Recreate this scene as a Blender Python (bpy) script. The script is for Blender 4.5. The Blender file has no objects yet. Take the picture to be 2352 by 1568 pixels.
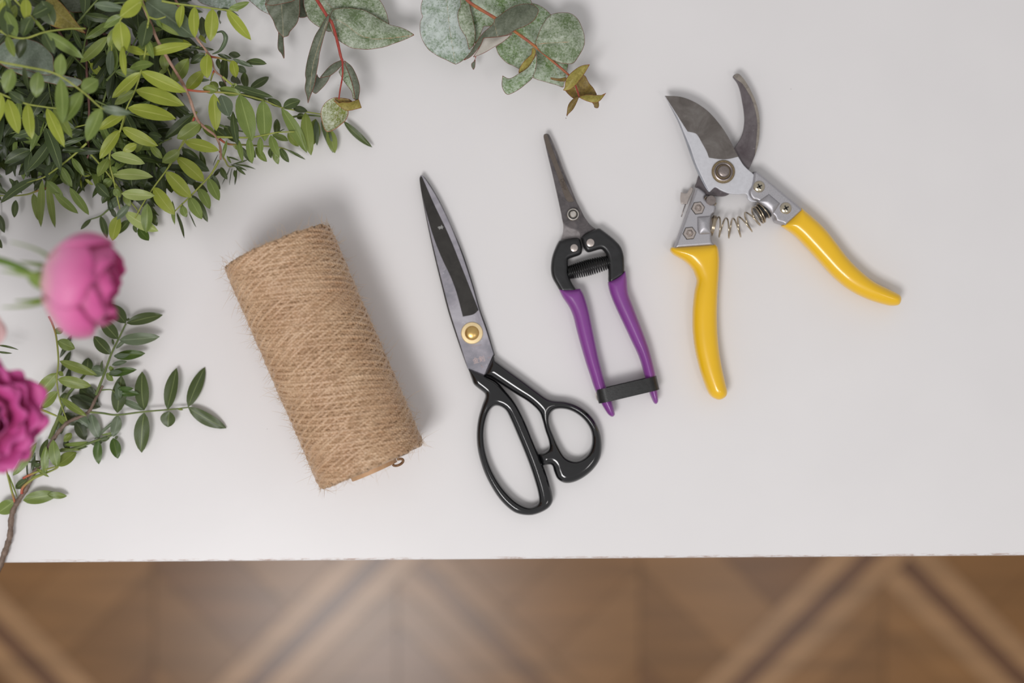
import bpy, math, random, zlib
import numpy as np
from mathutils import Vector, Matrix

# ------------------------------------------------------------------ camera, world, lamps, exposure
H = 0.98                 # lens height above the table top (table top is z = 0)
FPX = 2352 * 50 / 36.0   # focal length in pixels
SC = bpy.context.scene
COL = SC.collection
cam_d = bpy.data.cameras.new('camera'); cam = bpy.data.objects.new('camera', cam_d); COL.objects.link(cam)
cam_d.lens = 50; cam_d.sensor_width = 36; cam.location = (0, 0, H); cam.rotation_euler = (0, 0, 0)
cam_d.clip_start = 0.05; cam_d.clip_end = 30
cam_d.dof.use_dof = True; cam_d.dof.focus_distance = H - 0.032; cam_d.dof.aperture_fstop = 2.0
cam_d.dof.aperture_blades = 0
SC.camera = cam
SC.view_settings.view_transform = 'Standard'; SC.view_settings.look = 'None'
SC.view_settings.gamma = 1.0; SC.view_settings.use_curve_mapping = False
SC.view_settings.exposure = -0.16
w = bpy.data.worlds.new('world'); SC.world = w; w.use_nodes = True
wn = w.node_tree.nodes['Background']; wn.inputs[0].default_value = (1.0, 0.985, 0.985, 1); wn.inputs[1].default_value = 0.52

def area(name, loc, target, sx, sy, power, col):
    d = bpy.data.lights.new(name, 'AREA'); d.shape = 'RECTANGLE'; d.size = sx; d.size_y = sy
    d.energy = power; d.color = col
    o = bpy.data.objects.new(name, d); COL.objects.link(o); o.location = loc
    o.rotation_euler = (Vector(target) - Vector(loc)).to_track_quat('-Z', 'Y').to_euler()
    return o
area('window_light', (-0.45, -0.80, 1.75), (0.0, 0.0, 0.0), 0.62, 0.55, 21, (1.0, 0.988, 0.986))
area('far_window_light', (0.75, -0.72, 1.9), (0.1, 0.0, 0.0), 0.25, 0.40, 2.6, (1.0, 0.96, 0.95))

# ------------------------------------------------------------------ helpers
random.seed(7); RNG = np.random.default_rng(7)

def at(px, py, z=0.0):
    """world point at height z that the photograph shows at pixel px, py"""
    s = (H - z) / FPX
    return ((px - 1176) * s, (784 - py) * s, z)
CR = {'A': (0, 0, 5.2267), 'B': (400, 0, 5.2267), 'C': (0, 260, 5.2267), 'D': (400, 260, 4.612), 'E': (660, 0, 4.7525),
      'F': (940, 0, 4.9), 'G': (0, 480, 4.127), 'H': (0, 660, 3.563), 'I': (0, 780, 3.0154), 'P': (0, 0, 1.0),
      'T1': (1480, 130, 3.647), 'T2': (1480, 500, 3.484), 'T3': (1200, 280, 4.3556), 'T4': (1200, 600, 4.126),
      'T5': (920, 380, 3.0154), 'T6': (1040, 800, 3.733), 'T9': (1560, 300, 5.2267), 'TL': (1550, 410, 17.43)}
def px(c, x, y):
    ox, oy, s = CR[c]; return (ox + x / s, oy + y / s)
def cpt(c, x, y, z=0.0): return at(*px(c, x, y), z)

def spline(pts, closed=True, n=6):
    """Catmull-Rom through points; a point with a truthy third value is a sharp corner"""
    P = [np.array(p[:2], float) for p in pts]; K = [len(p) > 2 and bool(p[2]) for p in pts]
    N = len(P); out = []
    rng = range(N) if closed else range(N - 1)
    for i in rng:
        p1, p2 = P[i], P[(i + 1) % N]
        p0 = P[i - 1] if (closed or i > 0) else p1
        p3 = P[(i + 2) % N] if (closed or i + 2 < N) else p2
        m1 = (p2 - p0) / 2; m2 = (p3 - p1) / 2
        L = np.linalg.norm(p2 - p1)
        if K[i] or (not closed and i == 0): m1 = (p2 - p1)
        if K[(i + 1) % N] or (not closed and i == N - 2): m2 = (p2 - p1)
        for m in (m1, m2):
            l = np.linalg.norm(m)
            if l > 1.3 * L and l > 0: m *= 1.3 * L / l
        nn = 1 if (K[i] and K[(i + 1) % N]) else n
        for k in range(nn):
            t = k / nn; t2 = t * t; t3 = t2 * t
            out.append((2*t3 - 3*t2 + 1) * p1 + (t3 - 2*t2 + t) * m1 + (-2*t3 + 3*t2) * p2 + (t3 - t2) * m2)
    if not closed: out.append(P[-1])
    return np.array(out)

def outline(c, pts, z, closed=True, n=6):
    """crop coordinates -> smooth world xy outline at height z"""
    q = []
    for p in pts:
        a = px(c if len(p) < 4 else p[3], p[0], p[1]); wx, wy, _ = at(a[0], a[1], z)
        q.append((wx, wy) + ((p[2],) if len(p) > 2 else ()))
    return spline(q, closed, n)

ORG = {}
def link(o, parent=None):
    COL.objects.link(o)
    if parent is not None: o.parent = parent
    return o
def origin(parent):
    o = Vector((0, 0, 0))
    while parent is not None:
        o += Vector(parent.location); parent = parent.parent
    return o
def thing(name, loc, label, cat, group=None):
    o = bpy.data.objects.new(name, None); o.empty_display_size = 0.02; link(o); o.location = loc
    o['label'] = label; o['category'] = cat
    if group: o['group'] = group
    return o
def mk(name, V, F, mats, parent=None, smooth=True, mi=None, uv=None, attrs=None, label=None, sharp=None):
    V = np.asarray(V, dtype=np.float64).reshape(-1, 3)
    og = origin(parent)
    loc = Vector((0, 0, 0))
    V = V - np.array(og)
    me = bpy.data.meshes.new(name)
    if isinstance(F, np.ndarray):
        nf, k = F.shape
        me.vertices.add(len(V)); me.vertices.foreach_set('co', V.astype(np.float32).ravel())
        me.loops.add(nf * k); me.loops.foreach_set('vertex_index', F.astype(np.int32).ravel())
        me.polygons.add(nf); me.polygons.foreach_set('loop_start', np.arange(0, nf * k, k, dtype=np.int32))
        me.polygons.foreach_set('loop_total', np.full(nf, k, dtype=np.int32))
    else:
        me.from_pydata([tuple(v) for v in V], [], F)
    if not isinstance(mats, (list, tuple)): mats = [mats]
    for m in mats: me.materials.append(m)
    me.polygons.foreach_set('use_smooth', np.full(len(me.polygons), bool(smooth)))
    if mi is not None: me.polygons.foreach_set('material_index', np.array(mi, dtype=np.int32))
    me.update()
    if uv is not None:
        l = me.uv_layers.new(name='UVMap'); uvv = np.asarray(uv, float).reshape(-1, 2)
        vi = np.zeros(len(me.loops), dtype=np.int32); me.loops.foreach_get('vertex_index', vi)
        l.data.foreach_set('uv', uvv[vi].astype(np.float32).ravel())
    if attrs:
        for k2, a in attrs.items():
            at_ = me.attributes.new(k2, 'FLOAT', 'POINT'); at_.data.foreach_set('value', np.asarray(a, dtype=np.float32))
    me.validate()
    if sharp is not None: me.set_sharp_from_angle(angle=math.radians(sharp))
    o = bpy.data.objects.new(name, me); link(o, parent)
    if label: o['label'] = label
    return o

class Acc:
    """collects geometry for one mesh object"""
    def __init__(s): s.V = []; s.F = []; s.M = []; s.U = []
    def add(s, V, F, m=0, U=None):
        b = len(s.V); s.V += [tuple(v) for v in V]; s.F += [tuple(i + b for i in f) for f in F]
        s.M += [m] * len(F); s.U += (list(U) if U is not None else [(0, 0)] * len(V))
    def build(s, name, mats, parent=None, smooth=True, label=None, sharp=None):
        return mk(name, s.V, s.F, mats, parent, smooth, s.M, s.U, label=label, sharp=sharp)

def frames(P):
    P = np.asarray(P, float); T = np.gradient(P, axis=0); T /= np.linalg.norm(T, axis=1)[:, None] + 1e-12
    n = np.array([0, 0, 1.0]) if abs(T[0][2]) < 0.9 else np.array([1.0, 0, 0])
    Ns = []
    for t in T:
        n = n - t * np.dot(n, t); n /= np.linalg.norm(n) + 1e-12; Ns.append(n.copy())
    Ns = np.array(Ns); return T, Ns, np.cross(T, Ns)
def tube_geo(P, R, k=8, cap=True, closed=False):
    P = np.asarray(P, float); n = len(P); R = np.broadcast_to(np.asarray(R, float), (n,))
    T, N, B = frames(P); a = np.arange(k) / k * 2 * np.pi
    V = P[:, None, :] + R[:, None, None] * (np.cos(a)[None, :, None] * N[:, None, :] + np.sin(a)[None, :, None] * B[:, None, :])
    V = V.reshape(-1, 3); F = []
    for i in range(n - 1):
        for j in range(k):
            F.append((i*k + j, i*k + (j+1) % k, (i+1)*k + (j+1) % k, (i+1)*k + j))
    if cap and not closed:
        F.append(tuple(range(k - 1, -1, -1))); F.append(tuple((n-1)*k + j for j in range(k)))
    return V, F
def smooth3(P, n=6):
    """Catmull-Rom in 3D, open"""
    P = [np.array(p, float) for p in P]; out = []
    for i in range(len(P) - 1):
        p1, p2 = P[i], P[i+1]; p0 = P[i-1] if i else p1; p3 = P[i+2] if i + 2 < len(P) else p2
        m1 = (p2 - p0) / 2; m2 = (p3 - p1) / 2
        for k in range(n):
            t = k / n; t2 = t*t; t3 = t2*t
            out.append((2*t3-3*t2+1)*p1 + (t3-2*t2+t)*m1 + (-2*t3+3*t2)*p2 + (t3-t2)*m2)
    out.append(P[-1]); return np.array(out)
def lathe_geo(c, prof, k=32, axis=(0, 0, 1), rot=0.0):
    """profile of (radius, height) around axis through c"""
    ax = Vector(axis).normalized(); q = Vector((0, 0, 1)).rotation_difference(ax); V = []; F = []
    for r, h in prof:
        for j in range(k):
            a = rot + j / k * 2 * math.pi
            V.append(tuple(Vector(c) + q @ Vector((r * math.cos(a), r * math.sin(a), h))))
    n = len(prof)
    for i in range(n - 1):
        for j in range(k):
            F.append((i*k + j, i*k + (j+1) % k, (i+1)*k + (j+1) % k, (i+1)*k + j))
    F.append(tuple(range(k - 1, -1, -1))); F.append(tuple((n-1)*k + j for j in range(k)))
    return V, F
def lathe(name, c, prof, mat, parent, k=32, axis=(0, 0, 1), rot=0.0, sharp=35, label=None):
    V, F = lathe_geo(c, prof, k, axis, rot)
    return mk(name, V, F, mat, parent, True, sharp=sharp, label=label)

# ---- 2D distance field + marching squares: solids and sheets that follow a traced outline exactly
def seg_dist(X, Y, poly, closed=True):
    a = poly; b = np.roll(poly, -1, axis=0)
    if not closed: a, b = poly[:-1], poly[1:]
    D = np.full(X.shape, 1e9); ins = np.zeros(X.shape, bool)
    for (x1, y1), (x2, y2) in zip(a, b):
        dx, dy = x2 - x1, y2 - y1; L = dx*dx + dy*dy + 1e-18
        t = np.clip(((X - x1) * dx + (Y - y1) * dy) / L, 0, 1)
        D = np.minimum(D, (X - x1 - t*dx)**2 + (Y - y1 - t*dy)**2)
        if closed and (y1 > Y.min() - 1) :
            c = ((y1 > Y) != (y2 > Y))
            if dy != 0: ins ^= c & (X < (x2 - x1) * (Y - y1) / dy + x1)
    return np.sqrt(D), ins
def region(polys, res, holes=()):
    allp = np.vstack(polys); x0, y0 = allp.min(0) - 2*res; x1, y1 = allp.max(0) + 2*res
    xs = np.arange(x0, x1 + res, res); ys = np.arange(y0, y1 + res, res); X, Y = np.meshgrid(xs, ys, indexing='ij')
    S = np.full(X.shape, -1e9)
    for p in polys:
        D, i = seg_dist(X, Y, p); S = np.maximum(S, np.where(i, D, -D))
    for p in holes:
        D, i = seg_dist(X, Y, p); S = np.minimum(S, np.where(i, -D, D))
    return xs, ys, X, Y, S
def march(xs, ys, S):
    """-> list of (x, y, i, j or interpolation) verts and faces of the inside region"""
    nx, ny = S.shape; vid = {}; V = []; F = []; ref = []
    def corner(i, j):
        k = (i, j)
        if k not in vid:
            vid[k] = len(V); V.append((xs[i], ys[j])); ref.append((i, j, i, j, 0.0))
        return vid[k]
    def edge(i, j, i2, j2):
        k = (min((i, j), (i2, j2)), max((i, j), (i2, j2)))
        if k not in vid:
            (a, b), (c, d) = k; sa, sb = S[a, b], S[c, d]; t = sa / (sa - sb)
            vid[k] = len(V); V.append((xs[a] + (xs[c] - xs[a]) * t, ys[b] + (ys[d] - ys[b]) * t)); ref.append((a, b, c, d, t))
        return vid[k]
    In = S > 0
    anyin = In[:-1, :-1] | In[1:, :-1] | In[1:, 1:] | In[:-1, 1:]
    for i, j in zip(*np.nonzero(anyin)):
        cs = [(i, j), (i+1, j), (i+1, j+1), (i, j+1)]; f = []
        for a in range(4):
            c0, c1 = cs[a], cs[(a+1) % 4]; a0, a1 = In[c0], In[c1]
            if a0: f.append(corner(*c0))
            if a0 != a1: f.append(edge(*c0, *c1))
        if len(f) >= 3: F.append(tuple(f))
    return np.array(V), F, ref
def blur(A, n):
    for _ in range(n):
        B = np.pad(A, 1, mode='edge')
        A = (B[1:-1, 1:-1] * 4 + (B[:-2, 1:-1] + B[2:, 1:-1] + B[1:-1, :-2] + B[1:-1, 2:]) * 2 + B[:-2, :-2] + B[2:, 2:] + B[:-2, 2:] + B[2:, :-2]) / 16
    return A
def sample(A, ref):
    r = np.array([(a, b, c, d) for a, b, c, d, t in ref]); t = np.array([x[4] for x in ref])
    return A[r[:, 0], r[:, 1]] * (1 - t) + A[r[:, 2], r[:, 3]] * t

def inflate(name, polys, mat, parent, zc, hh, W, holes=(), res=0.0004, p=2.0, sm=3, zfun=None, hb=None, zmin=0.0004, label=None):
    """solid whose outline is the union of polys, rounded over width W to half height hh, mid height zc"""
    xs, ys, X, Y, S = region(polys, res, holes)
    d = np.clip(S, 0, W) / W
    h = (1 - (1 - d) ** p) ** (1 / p)
    hs = blur(h, sm); wgt = np.clip((S - 1.5 * res) / (3 * res), 0, 1); h = h * (1 - wgt) + hs * wgt
    V2, F, ref = march(xs, ys, S); hv = sample(h, ref); bd = np.array([t > 0 for *_, t in ref]); hv[bd] = 0
    zz = np.array([zfun(x, y) for x, y in V2]) if zfun else np.full(len(V2), zc)
    top = np.column_stack([V2, zz + hh * hv])
    bot = np.column_stack([V2, np.maximum(zz - (hb if hb is not None else hh) * hv, zmin)])
    n = len(V2); bmap = np.arange(n) + n; bmap[bd] = np.arange(n)[bd]
    FF = [f for f in F] + [tuple(int(bmap[i]) for i in reversed(f)) for f in F]
    FF = [f for f in FF if len(set(f)) >= 3]
    return mk(name, np.vstack([top, bot]), FF, mat, parent, True, label=label)

def sheet(name, poly, mat, parent, z0, dome=0.003, tilt=(0, 0), mid=None, crease=0.0008, res=0.0007, W=0.012, label=None, wob=0.0008, cup=0.0):
    """thin leaf that follows a traced outline"""
    xs, ys, X, Y, S = region([poly], res)
    d = np.clip(S, 0, W) / W; cx, cy = poly.mean(0)
    Z = z0 + dome * np.sqrt(d + 0.02) + tilt[0] * (X - cx) + tilt[1] * (Y - cy)
    Z += cup * ((X - cx)**2 + (Y - cy)**2)
    ph = cx * 900 + cy * 700
    Z += wob * (np.sin(X * 330 + ph) * np.cos(Y * 290 + ph * 1.7) + 0.6 * np.sin(X * 610 - Y * 540 + ph))
    if mid is not None:
        Dm, _ = seg_dist(X, Y, mid, closed=False); Z -= crease * np.exp(-(Dm / 0.0012) ** 2)
    else: Dm = np.full(X.shape, 0.05)
    Z = blur(Z, 3); V2, F, ref = march(xs, ys, S)
    z = np.maximum(sample(Z, ref), 0.0008)
    e = np.maximum(sample(S, ref), 0); dm = sample(Dm, ref)
    o = mk(name, np.column_stack([V2, z]), F, mat, parent, True, attrs={'edge': e * 1000, 'mid': dm * 1000}, label=label)
    md = o.modifiers.new('thickness', 'SOLIDIFY'); md.thickness = 0.0004; md.offset = -1
    return o

def plate(name, poly, mat, parent, z0, z1, bevel=0.0004, holes=(), seg=2, label=None, sharp=40, zf=None):
    """flat metal plate with a rounded edge, built from the outline rings"""
    cu = bpy.data.curves.new('tmp', 'CURVE'); cu.dimensions = '2D'; cu.fill_mode = 'BOTH'
    cu.extrude = max((z1 - z0) / 2 - bevel, 1e-5); cu.bevel_depth = bevel; cu.bevel_resolution = seg; cu.offset = -bevel
    for pl in [poly] + list(holes):
        s = cu.splines.new('POLY'); s.points.add(len(pl) - 1); s.use_cyclic_u = True
        for i, (x, y) in enumerate(pl): s.points[i].co = (x, y, 0, 1)
    to = bpy.data.objects.new('tmp', cu); COL.objects.link(to)
    dg = bpy.context.evaluated_depsgraph_get(); me = bpy.data.meshes.new_from_object(to.evaluated_get(dg))
    V = [tuple(v.co) for v in me.vertices]; F = [tuple(p.vertices) for p in me.polygons]
    bpy.data.objects.remove(to); bpy.data.curves.remove(cu); bpy.data.meshes.remove(me)
    zc = (z0 + z1) / 2
    V = [(x, y, z + zc + (zf(x, y) if zf else 0)) for x, y, z in V]
    o = mk(name, V, F, mat, parent, True, label=label, sharp=sharp)
    return o

# ------------------------------------------------------------------ materials
def nt(name):
    m = bpy.data.materials.new(name); m.use_nodes = True; t = m.node_tree; b = t.nodes['Principled BSDF']; return m, t, b
def N(t, kind, **kw):
    n = t.nodes.new(kind)
    for k, v in kw.items(): setattr(n, k, v)
    return n
def noise(t, scale, detail=4, rough=0.55, vec=None, dist=0.0, obj=True):
    n = N(t, 'ShaderNodeTexNoise'); n.inputs['Scale'].default_value = scale; n.inputs['Detail'].default_value = detail
    n.inputs['Roughness'].default_value = rough; n.inputs['Distortion'].default_value = dist
    if vec is None:
        g = N(t, 'ShaderNodeNewGeometry'); vec = g.outputs['Position']
    t.links.new(vec, n.inputs['Vector']); return n.outputs['Fac']
def ramp(t, fac, stops):
    r = N(t, 'ShaderNodeValToRGB'); e = r.color_ramp.elements
    while len(e) < len(stops): e.new(0.5)
    for i, (p, c) in enumerate(stops): e[i].position = p; e[i].color = (*c, 1) if len(c) == 3 else c
    t.links.new(fac, r.inputs[0]); return r.outputs[0]
def mixc(t, fac, a, b, mode='MIX'):
    m = N(t, 'ShaderNodeMix', data_type='RGBA', blend_type=mode)
    if isinstance(fac, (int, float)): m.inputs[0].default_value = fac
    else: t.links.new(fac, m.inputs[0])
    for s, v in ((6, a), (7, b)):
        if isinstance(v, tuple): m.inputs[s].default_value = (*v[:3], 1)
        else: t.links.new(v, m.inputs[s])
    return m.outputs[2]
def math_(t, op, a, b=0.0, clamp=False):
    m = N(t, 'ShaderNodeMath', operation=op); m.use_clamp = clamp
    for s, v in ((0, a), (1, b)):
        if isinstance(v, (int, float)): m.inputs[s].default_value = v
        else: t.links.new(v, m.inputs[s])
    return m.outputs[0]
def mrange(t, v, a, b, c=0.0, d=1.0):
    m = N(t, 'ShaderNodeMapRange'); t.links.new(v, m.inputs[0])
    for i, x in enumerate((a, b, c, d)): m.inputs[i + 1].default_value = x
    return m.outputs[0]
def bump(t, b, h, strength=0.3, dist=0.001):
    n = N(t, 'ShaderNodeBump'); n.inputs['Strength'].default_value = strength; n.inputs['Distance'].default_value = dist
    t.links.new(h, n.inputs['Height']); t.links.new(n.outputs[0], b.inputs['Normal'])
def srgb(r, g, b):
    f = lambda c: (c / 255 / 12.92) if c <= 10 else ((c / 255 + 0.055) / 1.055) ** 2.4
    return (f(r), f(g), f(b))
def simple(name, col, rough=0.4, metal=0.0, coat=0.0, var=0.0, vscale=200, bmp=0.0, bscale=400, spec=0.5):
    m, t, b = nt(name)
    b.inputs['Roughness'].default_value = rough; b.inputs['Metallic'].default_value = metal
    b.inputs['Coat Weight'].default_value = coat; b.inputs['Coat Roughness'].default_value = 0.08
    b.inputs['Specular IOR Level'].default_value = spec
    f = noise(t, vscale)
    c = ramp(t, f, [(0.3, tuple(x * (1 - var) for x in col)), (0.7, tuple(min(1, x * (1 + var)) for x in col))])
    t.links.new(c, b.inputs['Base Color'])
    if bmp: bump(t, b, noise(t, bscale), bmp, 0.0003)
    return m

M = {}
M['yellow'] = simple('yellow_plastic', srgb(238, 188, 16), 0.32, coat=0.5, var=0.03, vscale=30)
M['purple'] = simple('purple_plastic', srgb(130, 62, 142), 0.34, coat=0.35, var=0.06, vscale=60, bmp=0.05)
M['black_enamel'] = simple('black_enamel', (0.006, 0.006, 0.007), 0.13, coat=0.6, var=0.1)
M['black_rubber'] = simple('black_dipped_coating', (0.013, 0.013, 0.014), 0.34, var=0.3, vscale=150, bmp=0.12, bscale=500)
M['leather'] = simple('black_leather', (0.014, 0.014, 0.014), 0.42, var=0.4, vscale=300, bmp=0.25, bscale=900)
M['cast'] = simple('silver_cast_metal', srgb(178, 176, 180), 0.42, metal=0.75, var=0.16, vscale=2500, bmp=0.25, bscale=2500)
M['castbase'] = simple('bright_blade_steel', srgb(204, 204, 209), 0.42, metal=0.25, var=0.05, vscale=400)
M['bevelsteel'] = simple('bevel_steel', srgb(160, 162, 168), 0.35, metal=0.8, var=0.08, vscale=200)
M['chrome'] = simple('polished_steel', srgb(222, 216, 208), 0.18, metal=0.85, var=0.05)
M['nickel'] = simple('nickel_nut', srgb(190, 180, 174), 0.3, metal=0.7, var=0.08, vscale=600)
M['wire'] = simple('spring_wire', srgb(186, 172, 150), 0.2, metal=1.0, var=0.05)
M['blackwire'] = simple('black_spring_wire', (0.02, 0.02, 0.02), 0.25, metal=0.6)
M['bolt'] = simple('bolt_steel', srgb(150, 140, 136), 0.33, metal=0.9, var=0.12, vscale=800)
M['brass'] = simple('brass', srgb(214, 178, 112), 0.3, metal=0.85, var=0.05, vscale=400)
M['brasspale'] = simple('pale_brass', srgb(240, 216, 168), 0.35, metal=0.6, var=0.05, vscale=400)
M['knurl'] = simple('knurled_brass', srgb(142, 126, 98), 0.4, metal=0.7, var=0.3, vscale=1500)
M['slotshade'] = simple('recess_shade', (0.02, 0.018, 0.015), 0.6)  # near-black colour painted in for the shade inside gaps and slots
M['screw'] = simple('screw_head', srgb(200, 190, 170), 0.2, metal=1.0, var=0.1, vscale=1500)
M['spot'] = simple('bare_steel_scratch', srgb(134, 134, 132), 0.45, var=0.25, vscale=1500)
M['ink'] = simple('engraving', srgb(200, 176, 172), 0.5)
M['inkdark'] = simple('etched_text', srgb(60, 46, 36), 0.5)

def blotch(name, c1, c2, c3, rough, metal, scale=60, scratch=0.0):
    m, t, b = nt(name); b.inputs['Metallic'].default_value = metal; b.inputs['Roughness'].default_value = rough
    f1 = noise(t, scale, 6, 0.65, dist=0.6); f2 = noise(t, scale * 6, 5, 0.7)
    c = ramp(t, f1, [(0.30, c1), (0.5, c2), (0.72, c3)])
    s = mrange(t, f2, 0.62, 0.75)
    c = mixc(t, math_(t, 'MULTIPLY', s, 0.45), c, tuple(min(1, x * 1.9) for x in c3))
    t.links.new(c, b.inputs['Base Color']); t.links.new(mrange(t, f1, 0.3, 0.7, rough - 0.08, rough + 0.12), b.inputs['Roughness'])
    return m
M['blade_grey'] = blotch('used_blade_steel', srgb(86, 80, 76), srgb(104, 98, 94), srgb(120, 116, 112), 0.5, 0.35, 70)
M['hook_grey'] = blotch('hook_blade_steel', srgb(84, 75, 78), srgb(106, 99, 101), srgb(124, 118, 119), 0.45, 0.35, 50)
M['hook_edge'] = blotch('hook_spine', srgb(118, 112, 108), srgb(140, 132, 122), srgb(156, 148, 140), 0.5, 0.3, 200)
M['snip_steel'] = blotch('snip_blade_steel', srgb(72, 68, 70), srgb(92, 87, 88), srgb(108, 102, 102), 0.42, 0.5, 150)
M['snip_face'] = blotch('snip_ground_face', srgb(84, 74, 66), srgb(94, 84, 76), srgb(102, 92, 84), 0.5, 0.2, 100)
M['snip_lower'] = blotch('snip_lower_steel', srgb(120, 114, 114), srgb(142, 136, 136), srgb(160, 154, 154), 0.42, 0.5, 150)
M['shear_steel'] = blotch('shear_blade_steel', srgb(132, 132, 140), srgb(156, 152, 160), srgb(178, 176, 182), 0.36, 0.4, 45)
M['shear_dark'] = blotch('blackened_bevel', srgb(36, 34, 32), srgb(44, 41, 38), srgb(50, 48, 44), 0.42, 0.3, 80)

def leaf_mat(name, c, pale, vein, trans=0.18, rough=0.42, sp=None):
    """leaf with a midrib drawn along u = 0 and slight blotches"""
    m, t, b = nt(name); b.inputs['Roughness'].default_value = rough
    uvn = N(t, 'ShaderNodeUVMap'); sep = N(t, 'ShaderNodeSeparateXYZ'); t.links.new(uvn.outputs[0], sep.inputs[0])
    u = math_(t, 'ABSOLUTE', sep.outputs[0]); mk_ = mrange(t, u, 0.03, 0.09, 1.0, 0.0)
    f = noise(t, 55, 4, 0.6); f2 = noise(t, 420, 3, 0.6)
    col = ramp(t, f, [(0.3, c), (0.7, pale)])
    col = mixc(t, mrange(t, f2, 0.70, 0.76, 0, 0.35), col, tuple(x * 0.45 for x in c))
    # faint side veins
    wv = math_(t, 'SINE', math_(t, 'ADD', math_(t, 'MULTIPLY', sep.outputs[1], 75.0), math_(t, 'MULTIPLY', u, -22.0)))
    col = mixc(t, mrange(t, wv, 0.7, 1.0, 0, 0.14), col, vein)
    col = mixc(t, math_(t, 'MULTIPLY', mk_, 0.95), col, vein)
    geo = N(t, 'ShaderNodeNewGeometry')
    col = mixc(t, mrange(t, math_(t, 'MULTIPLY', geo.outputs['Random Per Island'], 1.0), 0, 1, 0.0, 0.30), col, tuple(x * 0.62 for x in c))
    t.links.new(col, b.inputs['Base Color'])
    tr = N(t, 'ShaderNodeBsdfTranslucent'); t.links.new(mixc(t, 0.4, col, (0.42, 0.48, 0.05)), tr.inputs[0])
    ms = N(t, 'ShaderNodeMixShader'); ms.inputs[0].default_value = trans
    t.links.new(b.outputs[0], ms.inputs[1]); t.links.new(tr.outputs[0], ms.inputs[2])
    t.links.new(ms.outputs[0], t.nodes['Material Output'].inputs[0])
    return m
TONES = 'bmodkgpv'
LM = [leaf_mat('leaf_yellow_green', srgb(146, 158, 50), srgb(166, 176, 66), srgb(188, 194, 100)),
      leaf_mat('leaf_mid_green', srgb(104, 124, 54), srgb(126, 144, 72), srgb(150, 166, 96)),
      leaf_mat('leaf_olive_green', srgb(112, 128, 52), srgb(134, 148, 70), srgb(152, 164, 92)),
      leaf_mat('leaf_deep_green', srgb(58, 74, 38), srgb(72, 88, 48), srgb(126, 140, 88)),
      leaf_mat('leaf_dark_green', srgb(42, 54, 28), srgb(56, 68, 36), srgb(84, 96, 58)),  # darkest leaf tone, also used to paint shade into the heap gaps
      leaf_mat('leaf_grey_green', srgb(86, 102, 78), srgb(106, 120, 94), srgb(136, 150, 122)),
      leaf_mat('leaf_pale_green', srgb(160, 176, 98), srgb(176, 188, 116), srgb(200, 206, 146)),
      leaf_mat('leaf_vivid_green', srgb(54, 84, 22), srgb(66, 96, 30), srgb(104, 124, 62))]
def stem_mat(name, c1, c2, scale=120, rough=0.6):
    m, t, b = nt(name); b.inputs['Roughness'].default_value = rough; f = noise(t, scale, 5, 0.6)
    t.links.new(ramp(t, f, [(0.35, c1), (0.65, c2)]), b.inputs['Base Color']); bump(t, b, noise(t, 900), 0.3, 0.0004); return m
M['twig'] = stem_mat('brown_twig', srgb(150, 112, 92), srgb(190, 156, 138))
M['twig_dark'] = stem_mat('purple_brown_twig', srgb(94, 62, 56), srgb(124, 88, 80))
M['twig_bark'] = stem_mat('grey_bark_twig', srgb(96, 78, 66), srgb(130, 110, 96), 250)
M['stalk'] = stem_mat('green_leaf_stalk', srgb(132, 142, 56), srgb(158, 164, 78))
M['stalk_dark'] = stem_mat('deep_green_leaf_stalk', srgb(84, 102, 50), srgb(112, 124, 66))
def stalk_grad():
    m, t, b = nt('red_to_green_leaf_stalk'); b.inputs['Roughness'].default_value = 0.55
    uvn = N(t, 'ShaderNodeUVMap'); sep = N(t, 'ShaderNodeSeparateXYZ'); t.links.new(uvn.outputs[0], sep.inputs[0])
    t.links.new(ramp(t, sep.outputs[1], [(0.0, srgb(172, 66, 56)), (0.16, srgb(176, 104, 72)), (0.34, srgb(142, 146, 66)), (1.0, srgb(132, 140, 62))]), b.inputs['Base Color']); return m
M['stalk_red'] = stalk_grad()
M['euc_stem'] = stem_mat('red_eucalyptus_stem', srgb(152, 48, 44), srgb(166, 76, 58))
M['euc_stem_o'] = stem_mat('orange_red_stem', srgb(148, 72, 66), srgb(176, 112, 60))

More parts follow.
